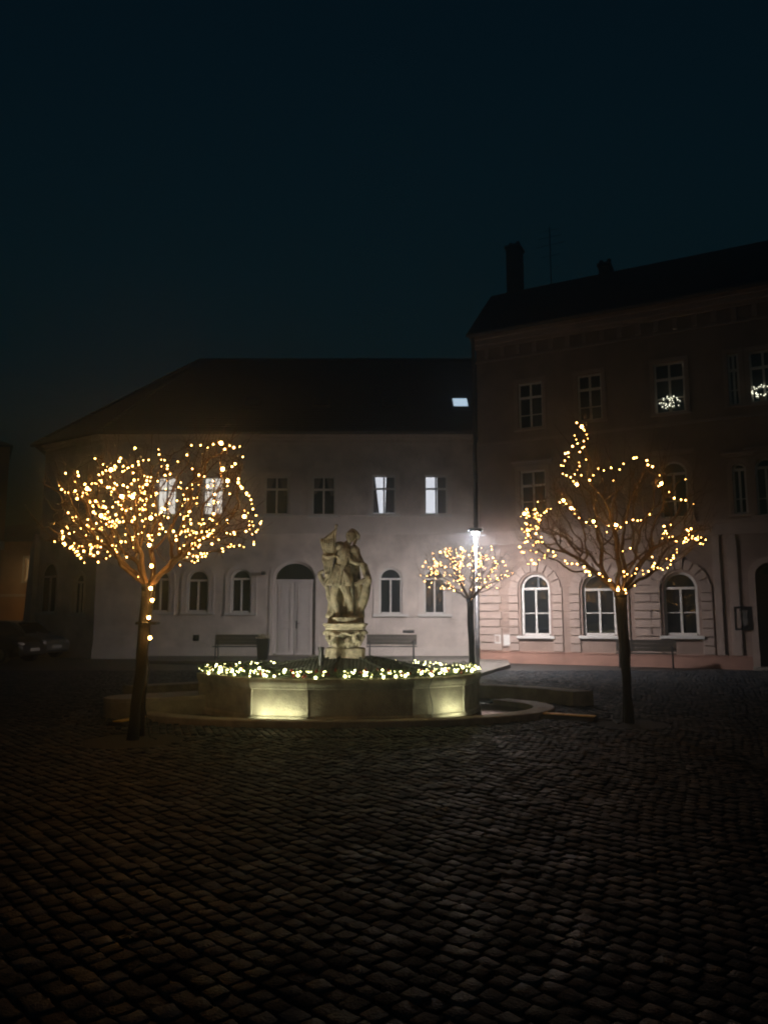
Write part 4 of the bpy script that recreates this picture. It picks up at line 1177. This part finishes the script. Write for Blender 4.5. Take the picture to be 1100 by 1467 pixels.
def make_tree(name, label, base, fork, attract, seed, r_trunk, r_fork, shoots, leafy=0, stake=None, step=.058, shoot_len=(.15, .5)):
    base = Vector(base); root = empty(name, base, label, 'tree', None)
    nodes, par, tn = grow(tuple(base + Vector((0, 0, .0))), tuple(fork), None, attract, seed, step)
    N_ = len(nodes); P = [Vector(p) for p in nodes]
    kids = [[] for _ in range(N_)]
    for i in range(1, N_): kids[par[i]].append(i)
    # pipe model radii
    rad = [0.] * N_; tip = .0048
    for i in range(N_ - 1, -1, -1):
        rad[i] = tip if not kids[i] else max(tip, sum(rad[k] ** 2.15 for k in kids[i]) ** (1 / 2.15)) + .00010
    sc_ = r_fork / rad[tn - 1] if rad[tn - 1] > 0 else 1
    for i in range(N_):
        f = min(1, rad[i] / rad[tn - 1]); rad[i] *= 1 + (sc_ - 1) * f ** .8
    tr = MB()
    tp = P[:tn]; trad = [r_trunk * 1.25, r_trunk * 1.08] + [r_trunk + (r_fork * 1.1 - r_trunk) * k / (tn - 3) for k in range(tn - 2)]
    tp = [base + Vector((0, 0, -.03))] + tp[1:]
    tr.tube(tp, trad, 12); tr.ball(tp[-1], trad[-1] * 1.15, 10, 8)
    trunk = tr.build('trunk', M['bark'], root, smooth=True)
    cr = MB()
    # chains
    stack = [tn - 1]; 
    starts = [(tn - 1, k) for k in kids[tn - 1]]
    while starts:
        a, b_ = starts.pop()
        run = [a, b_]
        while kids[run[-1]]:
            ks = sorted(kids[run[-1]], key=lambda k: -rad[k])
            for k in ks[1:]: starts.append((run[-1], k))
            run.append(ks[0])
        pts = [P[i] for i in run]; rr = [min(rad[run[1]] * 1.0, rad[run[0]])] + [rad[i] for i in run[1:]]
        sm = [pts[0]] + [(pts[i - 1] + pts[i] * 2 + pts[i + 1]) / 4 for i in range(1, len(pts) - 1)] + [pts[-1]]
        for i, k in enumerate(run): P[k] = sm[i] if i else P[k]
        rr[-1] *= .6
        cr.tube(sm, rr, 7 if rr[0] > .02 else 5 if rr[0] > .009 else 4, True)
    tips = [i for i in range(tn, N_) if len(kids[i]) <= 1 and rad[i] < .012]
    ctr = Vector(fork) + Vector((0, 0, .3))
    rs = random.Random(seed + 5)
    shoot_pts = []
    for s_ in range(shoots):
        i = rs.choice(tips); p = P[i]; d = (p - ctr).normalized() * .9 + Vector((rs.gauss(0, .35), rs.gauss(0, .35), rs.uniform(.2, 1.1))); d.normalize()
        L_ = rs.uniform(*shoot_len); q = [p]
        bend = Vector((rs.gauss(0, .25), rs.gauss(0, .25), .35))
        for k in range(1, 6):
            d = (d + bend * .16).normalized(); q.append(q[-1] + d * L_ / 5)
        cr.tube(q, [.0036, .0032, .0028, .0024, .0019, .0012], 4, False); shoot_pts += q[1:4]
        if rs.random() < .5:
            k = rs.choice((2, 3)); d2 = (d + Vector((rs.gauss(0, .6), rs.gauss(0, .6), rs.gauss(0, .4)))).normalized(); cr.tube([q[k], q[k] + d2 * L_ * .22, q[k] + d2 * L_ * .42], [.0026, .002, .0012], 4, False)
    for i in range(tn, N_):
        if rad[i] > .014 or rs.random() < .35: continue
        for _ in range(rs.choice((1, 1, 2))):
            d = Vector((rs.gauss(0, 1), rs.gauss(0, 1), rs.gauss(.35, .8))).normalized(); L_ = rs.uniform(.05, .20); p = P[i]
            d2 = (d + Vector((rs.gauss(0, .4), rs.gauss(0, .4), rs.gauss(.25, .3)))).normalized()
            cr.tube([p, p + d * L_ * .5, p + d * L_ * .5 + d2 * L_ * .5], [.0036, .0028, .0015], 3, False)
    crown = cr.build('crown', M['twig'], root, smooth=True, recalc=False)
    if leafy:
        lv = MB()
        for k in range(leafy):
            i = rs.choice(tips)
            if proj(P[i])[0] > 860 and rs.random() < .8: continue
            p = P[i] + Vector((rs.gauss(0, .02), rs.gauss(0, .02), -.01)); a = Vector((rs.gauss(0, 1), rs.gauss(0, 1), rs.gauss(-.6, .6))).normalized(); b_ = a.orthogonal().normalized(); L_ = rs.uniform(.02, .04)
            lv.add([p, p + a * L_ * .5 + b_ * L_ * .35, p + a * L_, p + a * L_ * .5 - b_ * L_ * .35], [(0, 1, 2, 3)])
        lv.build('dry_leaves', M['leaf'], root, recalc=False)
    return root, P, rad, tn, shoot_pts

def attract_pts(seed, n_, base_px, Y, regions, dy, cone=None):
    """random points in ellipsoidal regions given by their outline in metres about the trunk's plane"""
    rs = random.Random(seed); out = []
    tot = sum(r_[4] for r_ in regions)
    while len(out) < n_:
        u = rs.random() * tot
        for (x, y, rx, ry, w) in regions:
            u -= w
            if u <= 0: break
        a, b_, c_ = rs.uniform(-1, 1), rs.uniform(-1, 1), rs.uniform(-1, 1)
        r2 = a * a + b_ * b_ + c_ * c_
        if r2 > 1 or r2 < .12: continue
        p = dep(x + a * rx, y + b_ * ry, Y); p.y += c_ * dy
        if cone and not cone(p): continue
        out.append(tuple(p))
    return out

# --- tree with the leaning trunk
YL = LT.y
forkL = dep(213, 842, YL)
regL = [(160, 730, 74, 82, 1.0), (285, 725, 88, 92, 1.1), (225, 725, 110, 80, .8), (105, 770, 26, 34, .25), (330, 755, 44, 36, .25), (108, 706, 28, 22, .2), (315, 665, 40, 36, .3)]
coneL = lambda p: (p.z - forkL.z) > .30 * math.hypot(p.x - forkL.x, p.y - forkL.y) + .02
treeL, PL, radL, tnL, shL = make_tree('bare_tree', 'bare tree with leaning staked trunk and crown full of lights, beside the stone seat', LT, forkL, attract_pts(2, 1250, None, YL, regL, 1.05, coneL), 12, .066, .080, 260, shoot_len=(.15, .6))
# --- tree with a swagged light string
YR_ = RT.y
forkR = dep(889, 852, YR_)
regR = [(830, 745, 78, 78, 1.0), (935, 745, 76, 84, 1.0), (880, 730, 100, 76, .8), (775, 765, 34, 40, .3), (980, 765, 32, 26, .25), (828, 660, 22, 46, .25), (925, 690, 40, 40, .25)]
coneR = lambda p: (p.z - forkR.z) > .26 * math.hypot(p.x - forkR.x, p.y - forkR.y) + .02
treeR, PR, radR, tnR, shR = make_tree('bare_tree', 'bare tree with straight dark trunk and swagged lights before the pink building', RT, forkR, attract_pts(4, 1000, None, YR_, regR, 1.1, coneR), 21, .064, .084, 330, leafy=330, shoot_len=(.15, .6))
# --- small tree by the street lamp
forkS = dep(673, 860, ST.y)
regS = [(640, 818, 44, 36, 1.0), (700, 815, 42, 36, 1.0), (668, 810, 54, 36, .8)]
treeS, PS, radS, tnS, shS = make_tree('bare_tree', 'farthest bare tree, slim trunk and golden lights, beside the street lamp', ST, forkS, attract_pts(6, 600, None, ST.y, regS, 1.15), 33, .085, .085, 130)

# stake, strap
q = MB(); a = gnd(214, 1040); t_ = dep(207, 880, YL + .34)
q.tube([(t_.x + .02, YL + .36, -.03), (t_.x + .02, YL + .35, t_.z)], .045, 8)
q.build('stake', M['stake'], treeL, smooth=True)
q = MB(); p = dep(208, 893, YL); q.tube([(p.x - .11, YL - .03, p.z), (p.x, YL - .13, p.z + .01), (p.x + .12, YL, p.z), (p.x + .10, YL + .30, p.z), (p.x - .02, YL + .42, p.z), (p.x - .1, YL + .3, p.z), (p.x - .11, YL - .03, p.z)], .02, 5); q.build('strap', M['rubber'], treeL)

# ------------------------------------------------------------------ fairy lights in the trees
def density_pick(P, rad, tn, extra, clusters, count, seed, jitter=.018, maxr=.03):
    rs = random.Random(seed); cand = [p for i, p in enumerate(P) if i >= tn and rad[i] < maxr] + list(extra); cand = [(p, proj(p)) for p in cand]
    w = []
    for p, (x, y) in cand: w.append(sum(a * math.exp(-.5 * (((x - cx) / sx) ** 2 + ((y - cy) / sy) ** 2)) for cx, cy, sx, sy, a in clusters) + .02)
    out = []
    for _ in range(count * 3):
        p, _xy = rs.choices(cand, w)[0]
        q_ = p + Vector((rs.gauss(0, jitter), rs.gauss(0, jitter), rs.gauss(0, jitter)))
        if all((q_ - o).length_squared > .0009 for o in out[-400:]): out.append(q_)
        if len(out) >= count: break
    return out
def strand(P, Y, path, every_px=6.5, R0=None, ctr=None, seed=1, wob=1.6, snap=.0):
    """bulbs along a hanging string that lies over the front or the back of the crown"""
    rs = random.Random(seed); out = []
    for i in range(len(path) - 1):
        a, b_ = path[i], path[i + 1]; L_ = math.hypot(b_[0] - a[0], b_[1] - a[1]); m_ = max(1, int(L_ / every_px))
        for k in range(m_):
            t = (k + rs.uniform(-.2, .2)) / m_
            x, y = a[0] + (b_[0] - a[0]) * t + rs.gauss(0, wob), a[1] + (b_[1] - a[1]) * t + rs.gauss(0, wob)
            u = max(-1, min(1, (x - ctr[0]) / R0))
            d = 1.0 * math.sqrt(1 - u * u) * .85
            out.append(dep(x, y, Y - d + rs.gauss(0, .03)))
    return out
clL = [(135, 690, 30, 22, 1.2), (110, 780, 18, 16, 2.2), (150, 765, 22, 30, 1.5), (190, 705, 30, 34, 1.1), (185, 790, 26, 30, .8), (290, 800, 18, 28, 3.0), (320, 790, 22, 20, 1.6), (225, 660, 30, 20, .7), (265, 760, 26, 30, .8), (215, 770, 14, 40, 1.1), (290, 700, 50, 40, .35), (365, 750, 10, 14, 1.5), (250, 715, 20, 30, .4)]
ptsL = density_pick(PL, radL, tnL, shL, clL, 500, 5)
cL = (225, 740)
ptsL += strand(PL, YL, [(277, 638), (290, 635), (305, 637), (320, 634), (333, 642), (343, 642), (348, 655), (341, 662), (330, 670), (318, 674)], 7, 150, cL, 3)
ptsL += strand(PL, YL, [(84, 695), (92, 703), (103, 708), (115, 710), (128, 703)], 5, 150, cL, 4)
ptsL += strand(PL, YL, [(88, 762), (92, 775), (100, 783), (110, 790), (120, 808)], 4, 150, cL, 6)
ptsL += strand(PL, YL, [(340, 690), (352, 705), (360, 722), (366, 738), (372, 748), (368, 765), (362, 778), (366, 785)], 6, 150, cL, 7)
ptsL += strand(PL, YL, [(160, 672), (172, 660), (180, 672), (192, 668), (205, 660), (218, 655)], 6, 150, cL, 8)
bigL = [dep(x, y, YL - d) for x, y, d in ((159, 673, .8), (125, 700, .7), (174, 711, .8), (190, 712, .85), (145, 739, .8), (216, 742, .9), (217, 811, .35), (214, 781, .5), (317, 635, .55), (319, 672, .7), (326, 689, .7), (350, 740, .55), (216, 843, .13), (213, 885, .13), (215, 914, .13), (218, 860, .12))]
slL = empty('string_lights', dep(214, 850, YL), 'warm fairy lights wound densely through the bare tree beside the stone seat', 'string lights')
bulbs(slL, ptsL, 'bulb', .0085, bigL, 'bulb_big', .021)
wires(slL, ptsL)
# cord down the trunk to the ground
q = MB(); pts = [dep(216, 843, YL - .12), dep(213, 885, YL - .12), dep(215, 914, YL - .12), dep(210, 935, YL - .06), dep(214, 960, YL + .02), dep(209, 990, YL + .05), dep(207, 1010, YL + .06), (LT.x + .2, YL + .1, .02), (LT.x + .3, YL + .05, .0)]
q.tube(pts, .008, 5); q.build('cord', M['cable'], slL)

cR = (880, 750)
ptsR = strand(PR, YR_, [(832, 608), (839, 622), (836, 640), (830, 655), (827, 672), (826, 690), (815, 686), (807, 678), (805, 664), (812, 650), (822, 636), (826, 620)], 5.0, 145, cR, 11, 2.8)
ptsR += strand(PR, YR_, [(846, 690), (850, 681), (858, 673), (866, 672), (877, 671), (889, 672), (893, 664), (903, 655), (914, 654), (925, 659), (936, 671), (945, 681), (947, 697), (957, 706), (968, 713), (984, 716), (994, 722), (1003, 715)], 7.0, 145, cR, 12, 1.8)
ptsR += strand(PR, YR_, [(748, 742), (757, 737), (768, 737), (778, 733), (790, 728), (800, 722), (807, 717), (818, 725), (826, 736), (839, 748), (850, 747), (858, 755), (868, 759), (882, 754), (897, 750), (908, 747), (920, 742), (931, 737), (939, 744)], 6.5, 145, cR, 13, 2.0)
ptsR += strand(PR, YR_, [(952, 757), (956, 766), (966, 774), (978, 778), (990, 772), (1000, 770), (1010, 774), (1003, 779), (994, 770), (984, 756), (993, 757)], 4.2, 145, cR, 14)
ptsR += strand(PR, YR_, [(967, 786), (962, 800), (954, 813), (948, 818), (938, 808), (932, 815), (922, 820), (912, 816), (905, 824), (890, 826)], 4.5, 145, cR, 15)
ptsR += strand(PR, YR_, [(757, 760), (752, 775), (745, 785), (752, 795), (760, 808), (772, 806), (786, 790), (800, 800), (812, 806), (830, 808), (838, 818), (848, 824), (856, 826), (868, 828), (876, 826)], 5.2, 145, cR, 16, 2.2)
ptsR += density_pick(PR, radR, tnR, shR, [(757, 755, 12, 22, 3), (745, 765, 8, 12, 2), (942, 815, 14, 8, 2.2), (985, 772, 20, 8, 1), (865, 815, 34, 12, .8), (905, 820, 30, 9, 1.0)], 72, 8)
ptsR += strand(PR, YR_, [(884, 845), (900, 846), (908, 836), (918, 826)], 8, 145, (880, 750), 17)
bigR = [dep(x, y, YR_ - .85) for x, y in ((826, 694), (751, 736), (807, 717), (882, 752), (947, 693), (833, 611), (850, 747), (818, 728))] + [dep(885, 845, YR_ - .12)]
slR = empty('string_lights', dep(889, 850, YR_), 'warm fairy light string looping in swags over the bare tree before the pink building', 'string lights')
bulbs(slR, ptsR, 'bulb_soft', .0085, bigR, 'bulb_big', .019)
wires(slR, ptsR)

clS = [(615, 820, 12, 14, 1.2), (640, 800, 16, 14, 1.3), (668, 795, 16, 14, 1.4), (700, 810, 18, 16, 1.1), (650, 835, 24, 10, .8), (720, 835, 10, 10, .9), (675, 845, 16, 8, .5), (685, 790, 14, 10, .6)]
ptsS = density_pick(PS, radS, tnS, shS, clS, 260, 9, .025)
slS = empty('string_lights', dep(675, 860, ST.y), 'golden fairy lights filling the small crown of the farthest tree by the street lamp', 'string lights')
bulbs(slS, ptsS, 'bulb_small', .0085, (), 'bulb_small', .02)
wires(slS, ptsS, .004)

# ------------------------------------------------------------------ street lamp
YP = 24.8
lp = dep(681, 759, YP)
lamp = empty('street_lamp', (lp.x, YP, 0), 'slim steel street lamp with a round glowing head, behind the farthest tree', 'street lamp')
q = MB(); q.tube([(lp.x, YP, -.03), (lp.x, YP, .9), (lp.x, YP, .92), (lp.x, YP, lp.z - .24)], [.075, .075, .055, .045], 12); q.build('pole', M['steel'], lamp, smooth=True)
q = MB(); q.lathe((lp.x, YP, lp.z), [(.05, .07), (.20, .05), (.235, .03), (.235, -.065), (.225, -.065), (.22, .02), (.16, .021)], 24)
q.build('lamp_head', M['steel'], lamp, smooth=False)
q = MB(); q.tube([(lp.x, YP, lp.z - .26), (lp.x, YP, lp.z - .01)], .012, 8); q.build('neck', M['iron'], lamp)
q = MB(); q.lathe((lp.x, YP, lp.z), [(.19, .018), (.18, -.015), (.15, -.06), (.10, -.092), (.02, -.105)], 24); o = q.build('lens', M['head'], lamp, smooth=True)
for o in lamp.children:
    if o.name.startswith(('lens', 'lamp_head')):
        o.data.transform(Matrix.Translation((0, 0, lp.z)) @ Matrix.Rotation(R(12), 4, 'X') @ Matrix.Translation((0, 0, -lp.z)))
# orange lamp outside the frame that lights the ochre houses
wl = empty('street_lamp', (-20.6, 46.0, 0), 'dark street lamp with an orange lens in the lane before the ochre house', 'street lamp')
q = MB(); q.tube([(-20.6, 46, -.03), (-20.6, 46, 4.3), (-20.7, 46.1, 4.6), (-20.9, 46.3, 4.65)], [.07, .05, .04, .035], 10); q.build('pole', M['iron'], wl, smooth=True)
q = MB(); q.lathe((-20.9, 46.35, 4.5), [(.05, .2), (.2, .12), (.22, .02), (.2, 0)], 16); q.build('lamp_head', M['iron'], wl)
q = MB(); q.lathe((-20.9, 46.35, 4.5), [(.16, -.002), (.13, -.06), (.05, -.09)], 14); q.build('lens', M['wallamp'], wl)

# ------------------------------------------------------------------ timber and iron benches
def bench_proto():
    root = empty('park_bench', (0, 0, 0))
    w = 1.85
    for x in (-w / 2 + .12, w / 2 - .12):
        q = MB(); q.tube([(x, -.24, 0), (x, -.22, .42), (x, .18, .44), (x, .30, .88)], .024, 8); q.build('frame', M['iron'], root)
        q = MB(); q.tube([(x, .22, .43), (x, .30, 0)], .024, 8); q.tube([(x, -.22, .42), (x, -.24, .62), (x, .0, .66), (x, .26, .66)], .02, 8); q.build('armrest', M['iron'], root)
    q = MB()
    for k in range(4): q.box((0, -.20 + k * .115, .465), (w, .10, .035), bev=.008)
    q.build('seat', M['wood'], root)
    q = MB()
    for k, (y, z) in enumerate(((.235, .58), (.262, .705), (.288, .83))):
        q.box((0, y - .022, z), (w, .032, .121), bev=.006)
    q.build('backrest', M['wood'], root)
    return root
def place_bench(o, x, ybase, Y, rz, label):
    p = dep(x, ybase, Y); o.location = (p.x, Y, 0.09 if Y > 27 else 0); o.rotation_euler.z = rz; tag(o, label, 'bench', 'timber benches along the house fronts')
bp = bench_proto(); b2 = copy_tree(bp); b3 = copy_tree(bp)
place_bench(bp, 342, 925, 28.6, 0, 'dark timber bench with a planter at its end, beside the white door')
place_bench(b2, 561, 928, 28.6, 0, 'dark timber bench in front of the cream wall between statue and street lamp')
place_bench(b3, 925, 935, 25.0, -R(20), 'dark timber bench by the rusticated pink wall behind the straight trunk')
pp = dep(377, 925, 28.2)
pt = empty('planter', (pp.x, 28.2, .09), 'dark square planter with pale flower heads beside the bench near the white door', 'planter')
q = MB(); zt = dep(377, 915, 28.2).z
q.add([(pp.x + sx * a, 28.2 + sy * a, z) for (a, z) in ((.17, .09), (.22, zt), (.18, zt), (.17, zt - .08)) for sx, sy in ((-1, -1), (1, -1), (1, 1), (-1, 1))], [(i * 4 + k, i * 4 + (k + 1) % 4, i * 4 + 4 + (k + 1) % 4, i * 4 + 4 + k) for i in range(3) for k in range(4)] + [(3, 2, 1, 0), (12, 13, 14, 15)])
q.build('box', M['iron'], pt)
q = MB(); rs = random.Random(3)
for k in range(120):
    c_ = Vector((pp.x + rs.gauss(0, .12), 28.2 + rs.gauss(0, .1), zt + abs(rs.gauss(.06, .05)))); d = Vector((rs.gauss(0, 1), rs.gauss(0, 1), rs.gauss(.4, .6))).normalized(); s_ = d.orthogonal().normalized()
    t2 = d.cross(s_); q.add([c_ - s_ * .03, c_ + t2 * .03, c_ + s_ * .03, c_ - t2 * .03], [(0, 1, 2, 3)])
q.build('flowers', M['flower'], pt, recalc=False)

# ------------------------------------------------------------------ cable ramps by the kerb
def ramp(p0, p1, label, w=.26):
    p0 = Vector(p0); p1 = Vector(p1); d = (p1 - p0); L_ = d.length; d.normalize(); nn = Vector((d.y, -d.x, 0))
    root = empty('cable_ramp', (p0 + p1) / 2, label, 'cable ramp', 'cable ramps crossing the cobbles')
    q = MB(); pr = [(-w, 0), (-w * .42, .055), (w * .42, .055), (w, 0)]
    q.extr([p0 + nn * a + Vector((0, 0, z - .005)) for a, z in pr], d * L_); q.build('base', M['rubber'], root)
    q = MB(); q.box((p0 + p1) / 2 + Vector((0, 0, .059)), (L_ - .04, w * .74, .016), d, nn, .004); q.build('lid', M['yellow'], root)
ramp(gnd(776, 1027), gnd(854, 1032), 'yellow lidded cable ramp between the kerb and the dark straight trunk', .2)
ramp(gnd(166, 1040), gnd(216, 1030), 'yellow lidded cable ramp passing behind the leaning trunk', .2)
q = MB(); p0 = gnd(854, 1032); 
q.tube([p0 + Vector((0, 0, .02)), p0 + Vector((.25, -.03, .0)), gnd(885, 1037) + Vector((0, 0, .0)), RT + Vector((-.12, -.06, .02)), RT + Vector((-.10, -.06, .35)), RT + Vector((-.09, -.08, 1.0)), Vector(forkR) + Vector((-.06, -.1, -.2))], .012, 6)
tag(q.build('power_cable', M['cable']), 'black power cable climbing the straight trunk from the yellow cable ramp', 'cable')

# ------------------------------------------------------------------ parked cars
def car(label, loc, rz, paint):
    root = empty('parked_car', (0, 0, 0), label, 'car', 'cars parked by the cream house')
    L = 4.1; hw = .86
    def sect(x, z0, zb, hwb, zt, hwt): # half profile at station x
        return [(x, -hwb * .92, z0), (x, -hwb, z0 + .14), (x, -hwb, zb - .08), (x, -hwb * .96, zb), (x, -hwt, zt), (x, 0, zt + .03), (x, hwt, zt), (x, hwb * .96, zb), (x, hwb, zb - .08), (x, hwb, z0 + .14), (x, hwb * .92, z0)]
    def loft(secs, name, m):
        q = MB(); n_ = len(secs[0]); vs = [p for s_ in secs for p in s_]
        fs = [(i * n_ + j, (i + 1) * n_ + j, (i + 1) * n_ + (j + 1) % n_, i * n_ + (j + 1) % n_) for i in range(len(secs) - 1) for j in range(n_)]
        fs += [tuple(range(n_)), tuple((len(secs) - 1) * n_ + j for j in range(n_ - 1, -1, -1))]
        q.add(vs, fs); return q.build(name, m, root, smooth=False)
    body = loft([sect(-2.05, .34, .72, .70, .76, .60), sect(-1.98, .24, .82, .80, .88, .66), sect(-1.6, .22, .90, hw, .95, .70), sect(-.9, .22, .92, hw, .96, .72), sect(.55, .22, .90, hw, .96, .74), sect(1.1, .22, .86, hw, .93, .70), sect(1.7, .22, .78, .84, .84, .66), sect(1.98, .26, .66, .78, .72, .58), sect(2.06, .34, .56, .68, .60, .5)], 'body', paint)
    cab = loft([[(x, -w0, z0), (x, -w1, z1), (x, 0, z1 + .03), (x, w1, z1), (x, w0, z0)] for x, w0, z0, w1, z1 in ((-1.95, .70, .86, .60, .90), (-1.55, .74, .90, .58, 1.34), (-.9, .76, .92, .58, 1.46), (.0, .76, .92, .58, 1.46), (.45, .75, .92, .56, 1.38), (1.15, .72, .90, .62, .93))], 'roof', paint)
    for s_ in (-1, 1):
        q = MB(); q.add([(-1.5, s_ * .752, .95), (.9, s_ * .752, .95), (.30, s_ * .635, 1.33), (-.2, s_ * .60, 1.40), (-1.2, s_ * .60, 1.38)], [(0, 1, 2, 3, 4)]); 
        o = q.build('side_window', M['carglass'], root)
        q = MB(); q.ball((.75, s_ * .95, .98), (.09, .10, .075), 10, 8); q.build('mirror', paint, root, smooth=True)
        q = MB(); q.ball((1.88, s_ * .60, .66), (.16, .17, .085), 12, 8); q.build('headlight', M['lens'], root, smooth=True)
        q = MB(); q.ball((-1.98, s_ * .64, .78), (.08, .12, .12), 10, 8); q.build('tail_light', M['red'], root, smooth=True)
        for x in (-1.28, 1.28):
            q = MB(); y0, y1 = s_ * .66, s_ * .885
            pts = [(.31 * math.cos(k * math.pi / 12), .31 * math.sin(k * math.pi / 12)) for k in range(24)]
            q.extr([(x + a, y0, .31 + z) for a, z in pts], (0, y1 - y0, 0)); wh = q.build('wheel', M['rubber'], root)
            q = MB(); q.extr([(x + a * .66, y1, .31 + z * .66) for a, z in pts], (0, s_ * .012, 0)); q.build('rim', M['rim'], wh)
    q = MB(); q.add([(1.08, -.66, .955), (1.08, .66, .955), (.50, .53, 1.375), (.50, -.53, 1.375)], [(0, 1, 2, 3)]); w_ = q.build('windscreen', M['carglass'], root)
    for v in w_.data.vertices: v.co += Vector((.02, 0, .03))
    q = MB(); q.add([(-1.96, -.62, .93), (-1.96, .62, .93), (-1.60, .53, 1.32), (-1.60, -.53, 1.32)], [(0, 1, 2, 3)]); w_ = q.build('rear_window', M['carglass'], root)
    for v in w_.data.vertices: v.co += Vector((-.03, 0, .02))
    q = MB(); q.box((2.06, 0, .47), (.02, .50, .11)); q.build('number_plate', M['plate_w'], root)
    q = MB(); q.box((2.03, 0, .36), (.05, 1.1, .12), bev=.02); q.build('grille', M['rubber'], root)
    root.location = loc; root.rotation_euler.z = rz
    return root
c1 = dep(14, 930, 28.5); c2 = dep(46, 930, 31.8)
car('near dark hatchback parked at the picture edge, its bonnet towards the leaning tree', (c1.x - .9, 28.5, 0), R(-12), M['car_dark'])
car('silver grey car parked beyond the dark hatchback in front of the cream house', (c2.x - .55, 31.6, 0), R(-20), M['car_grey'])

# a few flat wet leaves and a small cover plate lying on the setts
for x, y, lab in ((633, 1162, 'pale fallen leaf lying on the cobbles in front of the fountain'), (192, 1343, 'small reddish fallen leaf on the cobbles nearest the camera')):
    p = gnd(x, y); q = MB(); n_ = 10
    pts = [(.055 * math.cos(t) * (1 + .25 * math.cos(5 * t)), .045 * math.sin(t) * (1 + .25 * math.cos(5 * t))) for t in [k * 2 * math.pi / 20 for k in range(20)]]
    q.add([(p.x, p.y, .016)] + [(p.x + a, p.y + b_, .018 + .008 * math.sin(k)) for k, (a, b_) in enumerate(pts)] + [(p.x, p.y, .013)] + [(p.x + a, p.y + b_, .015 + .008 * math.sin(k)) for k, (a, b_) in enumerate(pts)], [(0, 1 + k, 1 + (k + 1) % 20) for k in range(20)] + [(21, 22 + (k + 1) % 20, 22 + k) for k in range(20)] + [(1 + k, 22 + k, 22 + (k + 1) % 20, 1 + (k + 1) % 20) for k in range(20)])
    tag(q.build('fallen_leaf', M['flower'] if y < 1200 else M['leaf']), lab, 'leaf', 'fallen leaves on the cobbles')

# ------------------------------------------------------------------ night air, sky, moon
hz_ = MB(); hz_.box((0, 27, 7.6), (110, 84, 17.6), bev=0)
haze = hz_.build('haze', bpy.data.materials.new('night_mist'))
hm = haze.data.materials[0]; hm.use_nodes = True; nt = hm.node_tree; nt.nodes.clear()
out = nt.nodes.new('ShaderNodeOutputMaterial'); vol = nt.nodes.new('ShaderNodeVolumePrincipled')
vol.inputs['Color'].default_value = (.62, .77, .90, 1); vol.inputs['Density'].default_value = .012; vol.inputs['Anisotropy'].default_value = .87
nt.links.new(vol.outputs['Volume'], out.inputs['Volume'])
tag(haze, kind='stuff')

w = bpy.data.worlds.new('World'); SC.world = w; w.use_nodes = True
nt = w.node_tree; bg = nt.nodes['Background']
sky = nt.nodes.new('ShaderNodeTexSky'); sky.sky_type = 'NISHITA'; sky.sun_disc = False
sky.sun_elevation = R(-2.0); sky.sun_rotation = R(180); sky.air_density = 1; sky.dust_density = 1; sky.ozone_density = 1
mx = nt.nodes.new('ShaderNodeMix'); mx.data_type = 'RGBA'; mx.blend_type = 'MULTIPLY'; mx.inputs['Factor'].default_value = 1; mx.inputs['B'].default_value = (.14, .63, .80, 1)
nt.links.new(sky.outputs['Color'], mx.inputs['A']); nt.links.new(mx.outputs['Result'], bg.inputs['Color']); bg.inputs['Strength'].default_value = .086
sd = bpy.data.lights.new('moon', 'SUN'); sd.energy = .004; sd.angle = R(10); sd.color = (.75, .85, 1.0)
so = bpy.data.objects.new('moon', sd); COL.objects.link(so); so.rotation_euler = (R(50), 0, R(-20))

SC.render.engine = 'CYCLES'
SC.view_settings.view_transform = 'Standard'; SC.view_settings.look = 'None'; SC.view_settings.exposure = 0; SC.view_settings.gamma = 1
SC.view_settings.use_curve_mapping = False
cy = SC.cycles
cy.use_denoising = True
try: cy.denoiser = 'OPENIMAGEDENOISE'
except Exception: pass
cy.use_light_tree = True; cy.filter_width = 2.0
cy.max_bounces = 6; cy.diffuse_bounces = 3; cy.glossy_bounces = 3; cy.transmission_bounces = 2; cy.volume_bounces = 0; cy.transparent_max_bounces = 4
cy.sample_clamp_indirect = 3.0
cy.volume_step_rate = 4; cy.volume_max_steps = 64
